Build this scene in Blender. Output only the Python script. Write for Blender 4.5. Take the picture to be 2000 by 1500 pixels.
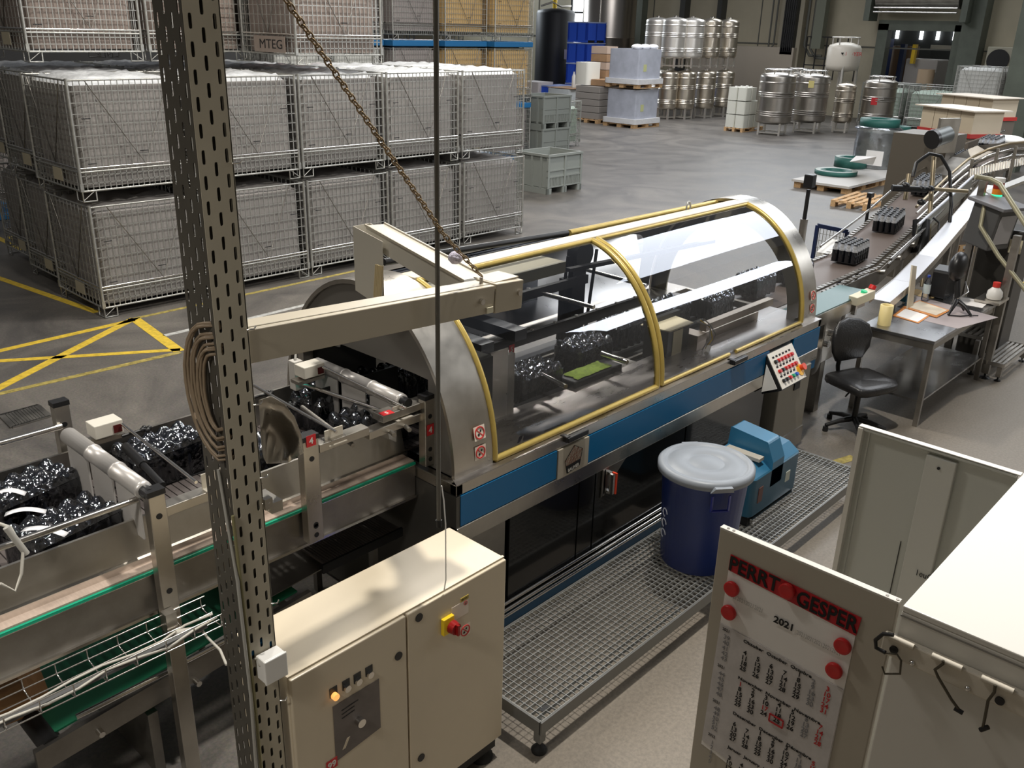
import bpy, bmesh, math, random
from mathutils import Vector, Matrix
random.seed(7)
for o in list(bpy.data.objects): bpy.data.objects.remove(o)
S=bpy.context.scene; COL=S.collection; PI=math.pi
# ---------------- camera (phone on the mezzanine, 3.5 m above the hall floor) ----------------
FPX=1753.0; CH=3.5
MC=[Vector((0.682996,-0.729978,0.025478)),Vector((-0.254312,-0.270353,-0.928566)),Vector((0.684720,0.627728,-0.370292))]
cd=bpy.data.cameras.new('camera'); cam=bpy.data.objects.new('camera',cd); COL.objects.link(cam)
cd.sensor_width=36; cd.lens=36*FPX/2000; cd.clip_start=.05; cd.clip_end=200
cam.matrix_world=Matrix(((MC[0][0],-MC[1][0],-MC[2][0],0),(MC[0][1],-MC[1][1],-MC[2][1],0),(MC[0][2],-MC[1][2],-MC[2][2],CH),(0,0,0,1)))
S.camera=cam
# ---------------- view, world, lights ----------------
S.view_settings.view_transform='Standard'; S.view_settings.look='None'; S.view_settings.gamma=1
S.view_settings.use_curve_mapping=False; S.view_settings.exposure=0.0
w=bpy.data.worlds.new('hall_air'); S.world=w; w.use_nodes=True
bgn=w.node_tree.nodes['Background']; bgn.inputs[0].default_value=(.86,.88,.93,1); bgn.inputs[1].default_value=.13
def area(name,loc,tgt,sx,sy,power,col=(1,.95,.87),spread=180):
    l=bpy.data.lights.new(name,'AREA'); l.shape='RECTANGLE'; l.size=sx; l.size_y=sy; l.energy=power; l.color=col
    l.spread=math.radians(spread)
    o=bpy.data.objects.new(name,l); COL.objects.link(o); o.location=loc
    d=Vector(tgt)-Vector(loc); o.rotation_euler=d.to_track_quat('-Z','Y').to_euler(); return o
area('hall_lamp_and_fill',(4.1,2.42,8.0),(4.1,2.5,0),.24,.24,520)
area('hall_lamp_and_fill',(7.5,8.5,8.4),(7.5,8.4,0),1.2,.6,420)
area('hall_lamp_and_fill',(12.5,11,8.4),(12.5,11,0),1.6,.6,480)
area('hall_lamp_and_fill',(.5,6.5,8.2),(1.5,6.0,0),1.2,.6,160)
area('hall_lamp_and_fill',(27,19,9),(27,19,0),9,6,1200,(.97,.97,1))
area('hall_lamp_and_fill',(-2.2,1.6,5.8),(1.3,3.8,.4),.8,.6,15,(1,.95,.87),50)  # added fill, narrowed to brighten the belt under the infeed conveyor
area('roof_light',(18.6,3.3,9.2),(18.6,3.31,0),8,7,1100,(.93,.96,1))
area('side_window',(17.8,-3.85,6.0),(17.8,4,5.5),8,1.7,420,(.93,.96,1))
area('added_glint_light',(41,14,8.6),(18,6,1),18,2.6,1500,(.9,.95,1))  # added light out of view, gives glints on packs, table and chute
area('window_daylight',(40,44,9),(20,16,0),14,5,3600,(.85,.93,1))
# ---------------- helpers ----------------
def ray(px,py): return MC[0]*(px-1000)+MC[1]*(py-750)+MC[2]*FPX
def P(px,py,z=0.0):
    d=ray(px,py); t=(z-CH)/d.z; return Vector((d.x*t,d.y*t,z))
def PY(px,py,Y):
    d=ray(px,py); t=Y/d.y; return Vector((d.x*t,Y,CH+d.z*t))
def PX(px,py,X):
    d=ray(px,py); t=X/d.x; return Vector((X,d.y*t,CH+d.z*t))
def V(*a): return Vector(a)
MATS={}
def mat(name,col,rough=.5,metal=0,noise=0,scale=5,bump=0,bscale=None,emit=0,trans=0,alpha=1,ior=1.45,col2=None,stretch=None,rn=0,coat=0):
    if name in MATS: return MATS[name]
    m=bpy.data.materials.new(name); m.use_nodes=True; N=m.node_tree.nodes; L=m.node_tree.links
    b=N['Principled BSDF']; I=b.inputs
    I['Base Color'].default_value=(*col,1); I['Roughness'].default_value=rough; I['Metallic'].default_value=metal
    I['IOR'].default_value=ior
    if trans: I['Transmission Weight'].default_value=trans
    if alpha<1: I['Alpha'].default_value=alpha
    if coat: I['Coat Weight'].default_value=coat
    if emit: I['Emission Color'].default_value=(*col,1); I['Emission Strength'].default_value=emit
    if noise or bump or rn or col2:
        tc=N.new('ShaderNodeTexCoord'); mp=N.new('ShaderNodeMapping'); L.new(tc.outputs['Object'],mp.inputs[0])
        if stretch: mp.inputs['Scale'].default_value=stretch
        n=N.new('ShaderNodeTexNoise'); n.inputs['Scale'].default_value=scale; n.inputs['Detail'].default_value=6; n.inputs['Roughness'].default_value=.6
        L.new(mp.outputs[0],n.inputs['Vector'])
        if noise or col2:
            r=N.new('ShaderNodeValToRGB'); L.new(n.outputs['Fac'],r.inputs[0])
            c2=col2 if col2 else tuple(c*(1-noise) for c in col); c1=col if col2 else tuple(min(1,c*(1+noise*.6)) for c in col)
            r.color_ramp.elements[0].position=.35; r.color_ramp.elements[1].position=.68
            r.color_ramp.elements[0].color=(*c2,1); r.color_ramp.elements[1].color=(*c1,1)
            L.new(r.outputs[0],I['Base Color'])
        if rn:
            q=N.new('ShaderNodeMapRange'); q.inputs[3].default_value=max(.03,rough-rn); q.inputs[4].default_value=min(1,rough+rn)
            q.inputs[1].default_value=.3; q.inputs[2].default_value=.7
            L.new(n.outputs['Fac'],q.inputs[0]); L.new(q.outputs[0],I['Roughness'])
        if bump:
            n2=n
            if bscale:
                n2=N.new('ShaderNodeTexNoise'); n2.inputs['Scale'].default_value=bscale; n2.inputs['Detail'].default_value=3; L.new(mp.outputs[0],n2.inputs['Vector'])
            bp=N.new('ShaderNodeBump'); bp.inputs['Strength'].default_value=bump; bp.inputs['Distance'].default_value=.02
            L.new(n2.outputs['Fac'],bp.inputs['Height']); L.new(bp.outputs[0],I['Normal'])
    MATS[name]=m; return m
STEEL=mat('brushed_steel',(.56,.53,.48),.32,1,noise=.15,scale=3,rn=.08,stretch=(1,1,1))
STEELD=mat('dull_steel',(.36,.34,.31),.42,1,noise=.2,scale=4,rn=.08)
CHROME=mat('polished_steel',(.72,.70,.67),.18,1)
GALV=mat('galvanised_wire',(.52,.52,.49),.42,.75,noise=.2,scale=20)
GALVT=mat('galvanised_grating',(.50,.51,.50),.4,.7,noise=.2,scale=20)
WARMST=mat('tank_steel',(.66,.60,.50),.3,1,noise=.1,scale=3)
BLACK=mat('black_plastic',(.012,.012,.013),.35)
BLACKM=mat('black_metal',(.02,.02,.021),.45,.3)
RUBBER=mat('black_rubber',(.01,.01,.01),.7)
CREAM=mat('cream_enamel',(.60,.52,.39),.32,noise=.04,scale=2)
BEAMC=mat('beam_enamel',(.46,.41,.32),.35,noise=.04,scale=2)
WHITE=mat('white_enamel',(.66,.64,.59),.35)
WHITEP=mat('white_plastic',(.75,.74,.71),.4)
PAPER=mat('white_paper',(.86,.83,.80),.7)
RED=mat('red_plastic',(.55,.02,.02),.35)
REDS=mat('red_sticker',(.55,.025,.03),.5)
BLUE=mat('blue_enamel',(.008,.115,.27),.35)
GOLD=mat('gold_seal',(.50,.37,.10),.32,.35,noise=.12,scale=6)
YEL=mat('yellow_plastic',(.75,.5,.02),.4)
GREENP=mat('green_plastic',(.01,.32,.16),.4)
INK=mat('black_ink',(.01,.01,.01),.7)
INKR=mat('red_ink',(.55,.03,.03),.7)
INKG=mat('grey_ink',(.25,.25,.26),.7)
WOOD=mat('pallet_wood',(.60,.38,.19),.75,noise=.35,scale=9,stretch=(1,6,6))
CARD=mat('cardboard',(.36,.22,.12),.8,noise=.1,scale=4)
CABLE=mat('grey_cable',(.35,.34,.31),.5)
class MB:
    def __init__(s): s.v=[];s.f=[];s.s=[]
    def add(s,vs,fs,sm=False,M=None):
        b=len(s.v); s.v+= [tuple(M@Vector(q)) if M else tuple(q) for q in vs]
        for f in fs: s.f.append([b+i for i in f]); s.s.append(sm)
        return s
    def box(s,x0,x1,y0,y1,z0,z1,M=None):
        if x0>x1:x0,x1=x1,x0
        if y0>y1:y0,y1=y1,y0
        if z0>z1:z0,z1=z1,z0
        return s.add([(x0,y0,z0),(x1,y0,z0),(x1,y1,z0),(x0,y1,z0),(x0,y0,z1),(x1,y0,z1),(x1,y1,z1),(x0,y1,z1)],
          [(3,2,1,0),(4,5,6,7),(0,1,5,4),(1,2,6,5),(2,3,7,6),(3,0,4,7)],M=M)
    def cb(s,c,sz,M=None): return s.box(c[0]-sz[0]/2,c[0]+sz[0]/2,c[1]-sz[1]/2,c[1]+sz[1]/2,c[2]-sz[2]/2,c[2]+sz[2]/2,M)
    def bar(s,p,q,w,h,up=(0,0,1)):
        p=Vector(p);q=Vector(q);d=(q-p); L=d.length
        if L<1e-6: return s
        d.normalize(); u=Vector(up)
        if abs(d.dot(u))>.98: u=Vector((0,1,0))
        r=d.cross(u).normalized(); u=r.cross(d)
        o=[(-1,-1),(1,-1),(1,1),(-1,1)]
        vs=[p+r*a*w/2+u*b*h/2 for a,b in o]+[q+r*a*w/2+u*b*h/2 for a,b in o]
        return s.add(vs,[(0,1,2,3),(7,6,5,4),(0,4,5,1),(1,5,6,2),(2,6,7,3),(3,7,4,0)])
    def tube(s,pts,r,n=8,closed=False,caps=True):
        pts=[Vector(p) for p in pts]; m=len(pts); rings=[]; pr=None
        rr=r if isinstance(r,(list,tuple)) else [r]*m
        for i in range(m):
            if closed: d=pts[(i+1)%m]-pts[i-1]
            else: d=pts[min(i+1,m-1)]-pts[max(i-1,0)]
            if d.length<1e-9: d=Vector((0,0,1))
            d.normalize()
            if pr is None:
                pr=d.cross(Vector((0,0,1)))
                if pr.length<.05: pr=d.cross(Vector((0,1,0)))
                pr.normalize()
            else:
                pr=(pr-d*pr.dot(d))
                if pr.length<1e-6: pr=d.cross(Vector((0,1,.3)))
                pr.normalize()
            u=d.cross(pr)
            rings.append([pts[i]+(pr*math.cos(a)+u*math.sin(a))*rr[i] for a in [2*PI*k/n+PI/n for k in range(n)]])
        vs=[q for R in rings for q in R]; fs=[]
        for i in range(m if closed else m-1):
            j=(i+1)%m
            for k in range(n): fs.append((i*n+k,i*n+(k+1)%n,j*n+(k+1)%n,j*n+k))
        s.add(vs,fs,n>4)
        if not closed and caps:
            s.add(rings[0],[tuple(range(n-1,-1,-1))]); s.add(rings[-1],[tuple(range(n))])
        return s
    def cyl(s,p,q,r,r2=None,n=20): return s.tube([p,q],[r,r if r2 is None else r2],n)
    def lathe(s,prof,c=(0,0,0),n=28,M=None,cap=True):
        c=Vector(c); vs=[];fs=[]
        for r,z in prof:
            for k in range(n):
                a=2*PI*k/n; vs.append((c.x+r*math.cos(a),c.y+r*math.sin(a),c.z+z))
        for i in range(len(prof)-1):
            for k in range(n): fs.append((i*n+k,i*n+(k+1)%n,(i+1)*n+(k+1)%n,(i+1)*n+k))
        s.add(vs,fs,True,M)
        if cap:
            if prof[0][0]>1e-4: s.add(vs[:n],[tuple(range(n-1,-1,-1))],False,M)
            if prof[-1][0]>1e-4: s.add(vs[-n:],[tuple(range(n))],False,M)
        return s
    def prism(s,pts,vec,sm=False):
        pts=[Vector(p) for p in pts]; n=len(pts); v=Vector(vec)
        s.add(pts+[p+v for p in pts],[tuple(range(n-1,-1,-1)),tuple(range(n,2*n))])
        s.add(pts+[p+v for p in pts],[(i,(i+1)%n,n+(i+1)%n,n+i) for i in range(n)],sm); return s
    def rbox(s,x0,x1,y0,y1,z0,z1,r=.05,n=4,M=None):
        pts=[]
        for cx,cy,a0 in ((x1-r,y1-r,0),(x0+r,y1-r,PI/2),(x0+r,y0+r,PI),(x1-r,y0+r,1.5*PI)):
            for k in range(n+1):
                a=a0+PI/2*k/n; pts.append((cx+r*math.cos(a),cy+r*math.sin(a)))
        m=len(pts); vs=[(x,y,z0) for x,y in pts]+[(x,y,z1) for x,y in pts]
        s.add(vs,[tuple(range(m-1,-1,-1)),tuple(range(m,2*m))],False,M)
        return s.add(vs,[(i,(i+1)%m,m+(i+1)%m,m+i) for i in range(m)],True,M)
    def ball(s,c,r,n=10,sc=(1,1,1),M=None):
        vs=[];fs=[];h=n//2+1
        for i in range(h+1):
            t=PI*i/h
            for k in range(n):
                a=2*PI*k/n; vs.append((c[0]+r*sc[0]*math.sin(t)*math.cos(a),c[1]+r*sc[1]*math.sin(t)*math.sin(a),c[2]+r*sc[2]*math.cos(t)))
        for i in range(h):
            for k in range(n): fs.append((i*n+k,(i+1)*n+k,(i+1)*n+(k+1)%n,i*n+(k+1)%n))
        return s.add(vs,fs,True,M)
    def build(s,name,m,parent=None,local=False,bevel=0):
        vs=s.v
        if parent is not None and not local:
            inv=parent.matrix_basis.inverted() if parent.parent is None else (parent.parent.matrix_basis@parent.matrix_basis).inverted()
            vs=[tuple(inv@Vector(q)) for q in vs]
        me=bpy.data.meshes.new(name); me.from_pydata(vs,[],s.f); me.materials.append(m)
        me.polygons.foreach_set('use_smooth',s.s); me.update()
        o=bpy.data.objects.new(name,me); COL.objects.link(o)
        if parent is not None: o.parent=parent
        if bevel:
            b=o.modifiers.new('bevel','BEVEL'); b.width=bevel; b.segments=2; b.limit_method='ANGLE'; b.angle_limit=1.0
        return o
def thing(name,label,cat,loc=(0,0,0),rz=0,group=None):
    o=bpy.data.objects.new(name,None); COL.objects.link(o); o.location=loc; o.rotation_euler=(0,0,rz); o.empty_display_size=.1
    o.matrix_basis=Matrix.Translation(Vector(loc))@Matrix.Rotation(rz,4,'Z')
    return tag(o,label,cat,group)
def tag(o,label,cat,group=None,kind=None):
    o['label']=label; o['category']=cat
    if group: o['group']=group
    if kind: o['kind']=kind
    return o
def struct(o): o['kind']='structure'; return o
KIDS={}
def kids(o):
    return [c for c in bpy.data.objects if c.parent==o]
def dup(root,loc,rz=0,label=None,group=None,scale=None):
    key=root.name
    if key not in KIDS: KIDS[key]=[(c,kids(c)) for c in kids(root)]
    r=root.copy(); COL.objects.link(r); r.location=loc; r.rotation_euler=(0,0,rz)
    if scale: r.scale=scale
    if label: r['label']=label
    if group: r['group']=group
    for c,g in KIDS[key]:
        cc=c.copy(); COL.objects.link(cc); cc.parent=r
        for d in g:
            dd=d.copy(); COL.objects.link(dd); dd.parent=cc
    return r
def plane_m(o,xd,yd):
    x=Vector(xd).normalized(); z=x.cross(Vector(yd)).normalized(); y=z.cross(x)
    return Matrix(((x.x,y.x,z.x,o[0]),(x.y,y.y,z.y,o[1]),(x.z,y.z,z.z,o[2]),(0,0,0,1)))
def textgeo(mb,body,size,M,ax='LEFT',bold=0,sx=1):
    c=bpy.data.curves.new('t','FONT'); c.body=body; c.size=size; c.align_x=ax; c.extrude=.0004; c.resolution_u=3; c.offset=bold
    o=bpy.data.objects.new('t',c); COL.objects.link(o); dg=bpy.context.evaluated_depsgraph_get()
    me=bpy.data.meshes.new_from_object(o.evaluated_get(dg))
    mb.add([(v.co.x*sx,v.co.y,v.co.z) for v in me.vertices],[tuple(p.vertices) for p in me.polygons],False,M)
    bpy.data.objects.remove(o); bpy.data.curves.remove(c); bpy.data.meshes.remove(me)
ORD=['first','second','third','fourth','fifth','sixth','seventh','eighth','ninth','tenth','eleventh','twelfth']
def arc(c,r,a0,a1,n,u=(1,0,0),v=(0,0,1),rv=None):
    c=Vector(c);u=Vector(u);v=Vector(v); rv=r if rv is None else rv
    return [c+u*r*math.cos(a0+(a1-a0)*k/n)+v*rv*math.sin(a0+(a1-a0)*k/n) for k in range(n+1)]
# ---------------- floor and walls ----------------
def floor_mat():
    m=bpy.data.materials.new('concrete_floor'); m.use_nodes=True; N=m.node_tree.nodes; L=m.node_tree.links; b=N['Principled BSDF']
    tc=N.new('ShaderNodeTexCoord')
    a=N.new('ShaderNodeTexNoise'); a.inputs['Scale'].default_value=.55; a.inputs['Detail'].default_value=7; a.inputs['Roughness'].default_value=.65; a.inputs['Distortion'].default_value=1.6
    c=N.new('ShaderNodeTexNoise'); c.inputs['Scale'].default_value=45; c.inputs['Detail'].default_value=8; c.inputs['Roughness'].default_value=.7
    L.new(tc.outputs['Object'],a.inputs['Vector']); L.new(tc.outputs['Object'],c.inputs['Vector'])
    r=N.new('ShaderNodeValToRGB'); L.new(a.outputs['Fac'],r.inputs[0])
    r.color_ramp.elements[0].position=.36; r.color_ramp.elements[0].color=(.115,.107,.10,1)
    r.color_ramp.elements[1].position=.64; r.color_ramp.elements[1].color=(.23,.21,.185,1)
    mx=N.new('ShaderNodeMix'); mx.data_type='RGBA'; mx.blend_type='MULTIPLY'; mx.inputs[0].default_value=.35
    L.new(r.outputs[0],mx.inputs[6]); L.new(c.outputs['Color'],mx.inputs[7])
    # aisle near the machine is paler and warmer
    sx=N.new('ShaderNodeSeparateXYZ'); L.new(tc.outputs['Object'],sx.inputs[0])
    mr=N.new('ShaderNodeMapRange'); mr.inputs[1].default_value=3.4; mr.inputs[2].default_value=2.2; mr.inputs[3].default_value=0; mr.inputs[4].default_value=1
    L.new(sx.outputs[1],mr.inputs[0])
    mx2=N.new('ShaderNodeMix'); mx2.data_type='RGBA'; mx2.blend_type='MIX'; mx2.inputs[7].default_value=(.235,.203,.163,1)
    L.new(mr.outputs[0],mx2.inputs[0]); L.new(mx.outputs[2],mx2.inputs[6])
    c3=N.new('ShaderNodeMix'); c3.data_type='RGBA'; c3.blend_type='MULTIPLY'; c3.inputs[0].default_value=.5
    r3=N.new('ShaderNodeValToRGB'); r3.color_ramp.elements[0].position=.38; r3.color_ramp.elements[0].color=(.5,.5,.5,1); r3.color_ramp.elements[1].position=.6
    L.new(c.outputs['Fac'],r3.inputs[0]); L.new(mx2.outputs[2],c3.inputs[6]); L.new(r3.outputs[0],c3.inputs[7])
    L.new(c3.outputs[2],b.inputs['Base Color'])
    q=N.new('ShaderNodeMapRange'); q.inputs[3].default_value=.3; q.inputs[4].default_value=.58; L.new(a.outputs['Fac'],q.inputs[0]); L.new(q.outputs[0],b.inputs['Roughness'])
    bp=N.new('ShaderNodeBump'); bp.inputs['Strength'].default_value=.15; bp.inputs['Distance'].default_value=.01; L.new(c.outputs['Fac'],bp.inputs['Height']); L.new(bp.outputs[0],b.inputs['Normal'])
    return m
struct(MB().add([(-4,-4,0),(70,-4,0),(70,56,0),(-4,56,0)],[(0,1,2,3)]).build('floor',floor_mat()))
WALLM=mat('cream_wall_panels',(.42,.38,.28),.6,noise=.06,scale=1)
SEAM=mat('dark_wall_seam',(.1,.1,.085),.7)
GRN=mat('grey_green_steelwork',(.11,.125,.10),.5,noise=.15,scale=2)
# back wall at X=42 with the roller gate opening Y 13.7..16.8, z<3.85
mb=MB(); mb.box(42,42.25,16.8,50,0,11); mb.box(42,42.25,2,13.75,0,11); mb.box(42,42.25,13.75,16.8,3.85,11)
struct(mb.build('wall_back',WALLM))
mb=MB()
for y in (37.2,33.5,29.2,27.1,25.0,23.0,20.0,12.9): mb.box(41.98,42,y-.025,y+.025,0,10)
mb.box(41.97,42,5,50,3.0,3.06); 
struct(mb.build('trim_1',SEAM))
struct(MB().box(28.7,29.2,7.2,7.95,0,10).build('trim_2',GRN))
struct(MB().box(-4.25,-4,-4,50,0,11).build('wall_near',mat('near_wall',(.20,.18,.15),.7))); struct(MB().box(-4,44,-4.25,-4,0,11).build('wall_right',mat('near_wall',(.2,.18,.15))))
struct(MB().box(-4,44,50,50.25,0,11).build('wall_left',mat('dark_wall',(.14,.13,.12),.7)))
# high daylight window between the tanks
fr=MB(); p=PX(1128,8,41.9)
fr.box(41.86,41.9,30.9,34.6,2.0,6.6); struct(fr.build('window_1',mat('daylit_pane',(.93,.97,1),.3,emit=3.2)))
mb=MB()
for y in (30.9,32.7,34.6): mb.box(41.78,41.86,y-.05,y+.05,2,6.6)
for z in (2,4.3): mb.box(41.78,41.86,30.9,34.6,z-.05,z+.05)
struct(mb.build('window_2',BLACKM))
# steel columns on the wall
for i,(y0,y1) in enumerate(((29.6,30.4),(27.0,27.3),(24.9,25.15))):
    struct(MB().box(41.5,42,y0,y1,0,11).build('trim_%d'%(i+3),mat('column_dark',(.05,.05,.045),.5) if i else GRN))
mb=MB(); mb.box(41.3,42,20.5,21.6,0,11); struct(mb.build('trim_6',mat('column_cream',(.32,.29,.22),.6)))
# roller gate: frame, box and curtain roll
mb=MB(); mb.box(41.5,42,16.6,17.05,0,4.0); mb.box(41.5,42,13.3,13.85,0,4.0); mb.box(41.5,42,13.3,17.05,3.75,4.15)
struct(mb.build('door_1',GRN))
g=thing('roller_shutter','grey roller shutter drum above the gateway in the back wall','shutter',(41.2,15.2,4.1))
mb=MB(); mb.tube([(41.0,13.6,5.0),(41.0,17.0,5.0)],.42,20); mb.build('drum',STEELD,g)
mb=MB()
for z in (4.45,4.62,5.1,5.3): mb.tube([(40.62,13.6,z),(40.62,17.0,z)],.04,6)
mb.build('guide_bar',CHROME,g)
mb=MB(); mb.box(40.6,41.5,13.2,13.45,4.1,5.6); mb.box(40.6,41.5,17.15,17.4,4.1,5.6); mb.build('end_plate',GRN,g)
struct(MB().box(41.2,42,12.7,13.5,0,11).build('trim_7',GRN))
# room behind the gate
struct(MB().box(49,49.2,8,26,0,8).build('wall_far',mat('far_room_wall',(.05,.055,.055),.7)))
mb=MB()
for y in (13.9,14.2,14.5,16.2,17.0,17.8,19): mb.box(48.9,49,y,y+.14,3.4,5.2)
struct(mb.build('window_3',mat('far_strip_window',(.95,.97,1),.4,emit=4)))
def cupb(label,x,y,w,h,m,name='steel_cupboard',cat='cupboard'):
    c=thing(name,label,cat,(x,y,0)); MB().box(x,x+.6,y,y+w,.0,h).build('body',m,c,bevel=.02)
    MB().box(x-.03,x,y+.03,y+w/2-.01,.1,h-.03).build('door',m,c); MB().box(x-.03,x,y+w/2+.01,y+w-.03,.1,h-.03).build('door',m,c)
    MB().box(x-.04,x,y-.02,y+w+.02,h,h+.18).build('cornice',WHITE,c); return c
cupb('tall dark grey cupboard seen through the gateway in the back wall',47,14.6,2.0,3.0,mat('slate_enamel',(.06,.07,.075),.5))
mb=MB(); mb.box(46.5,47.5,18.6,19.3,0,3.4); tag(mb.build('blue_rack_upright',mat('rack_blue',(.015,.03,.1),.5)),'dark blue rack upright standing inside the gateway','rack')
mb=MB(); mb.rbox(45,46,16.7,17.7,0,3.1,.2); tag(mb.build('brown_load',mat('brown_wrap',(.16,.10,.06),.5)),'brown wrapped load stacked inside the gateway','load')
# air conditioner on the back wall
p=PX(1960,118,41.5); a=thing('air_conditioner','white outdoor air conditioning unit on the back wall right of the gateway','air conditioner',p)
MB().box(41.2,42,p.y-.85,p.y+.6,p.z-.5,p.z+.5).build('casing',mat('ac_cream',(.4,.38,.3),.5),a,bevel=.03)
mb=MB(); mb.cyl((41.14,p.y+.12,p.z),(41.21,p.y+.12,p.z),.42,n=24); mb.build('fan_grille',BLACKM,a)
# service pipes and cable trays on the wall
g=thing('wall_service_pipes','vertical dark service pipes and cable trays running down the back wall','pipes',(41,20.5,0))
for y,z0,r in ((22.0,2.4,.04),(21.75,2.6,.04),(20.2,2.6,.06),(19.9,2.5,.06)):
    MB().tube([(41.2,y,9),(41.2,y,z0+.4),(41.2,y-.3 if y<21 else y+.3,z0),(41.2,y-.9 if y<21 else y+.9,z0)],r,8).build('pipe',SEAM,g)
mb=MB(); mb.box(41.0,41.3,20.7,21.3,2.6,9)
mb.build('cable_tray',mat('tray_dark',(.05,.05,.048),.5,.4),g)
mb=MB()
for k in range(6): mb.tube([(40.97,20.75+.1*k,2.7),(40.97,20.75+.1*k,9)],.03,6)
mb.build('cable',BLACK,g)
MB().box(40.9,41.3,19.3,19.75,2.9,9).build('pipe_duct',mat('duct_green',(.16,.17,.13),.5),g)
g=thing('pipe_rack','dark steel ladder rack fixed low on the back wall behind the white tank','rack',(41,18,2.4))
mb=MB()
for z in (2.2,3.4): mb.bar((41,17.6,z),(41,20.0,z),.05,.05)
for k in range(6): mb.bar((41,17.6+.48*k,1.6),(41,17.6+.48*k,3.4),.04,.04)
mb.build('frame',BLACKM,g)
# painted floor lines
LY=mat('yellow_floor_paint',(.72,.50,.05),.6,noise=.25,scale=14); LW=mat('white_floor_paint',(.5,.5,.48),.6,noise=.3,scale=14); LF=mat('faded_yellow_paint',(.40,.32,.09),.6,noise=.45,scale=16)
def stripe(a,b,wd,m,label):
    a=Vector(a);b=Vector(b);d=(b-a).normalized();n=Vector((-d.y,d.x,0))*wd/2
    q=[a-n,b-n,b+n,a+n]; mb=MB(); mb.prism([(v.x,v.y,.0) for v in q],(0,0,.003)); tag(mb.build('floor_line',m),label,'floor marking')
stripe(P(-40,530),P(190,610),.10,LY,'yellow floor line running under the front cage corner')
stripe(P(-30,692),P(262,625),.10,LY,'upper yellow floor line running left from the cage foot')
stripe(P(262,622),P(-30,772),.11,LY,'yellow diagonal floor line crossing the middle line')
stripe(P(262,622),P(350,686),.13,LY,'short wide yellow floor line right of the crossing')
stripe(P(-30,707),P(352,683),.09,LY,'nearly level yellow floor line')
stripe(P(-30,776),P(352,688),.08,LF,'lowest faded yellow floor line')
stripe(P(250,625),P(760,515),.07,LF,'faded yellow floor line passing in front of the cages')
stripe(P(-20,457),P(45,488),.10,LY,'short yellow floor dash far left behind the cages')
stripe(P(18,462),P(75,492),.10,LY,'yellow floor dash touching the rear cage foot')
stripe(P(320,656),P(375,643),.08,LW,'white floor dash left of the slotted post')
stripe(P(480,624),P(620,590),.08,LW,'white floor dash right of the slotted post')
stripe(P(1628,905),P(1668,893),.09,LF,'faded yellow floor patch beyond the grating platform')
# floor drain
g=thing('floor_drain','rectangular slotted steel drain grate set in the floor at left','drain',P(50,813))
c=[P(0,812),P(24,836),P(99,814),P(74,792)]; mb=MB()
for i in range(4): mb.bar(c[i]+V(0,0,.006),c[(i+1)%4]+V(0,0,.006),.03,.012)
mb.build('frame',STEELD,g)
mb=MB()
for k in range(1,13):
    t=k/13; mb.bar(c[0].lerp(c[3],t)+V(0,0,.007),c[1].lerp(c[2],t)+V(0,0,.007),.022,.01)
mb.build('grate_bars',STEELD,g)
mb=MB(); mb.prism(c,(0,0,.002)); mb.build('drain_pit',BLACK,g)
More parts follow.
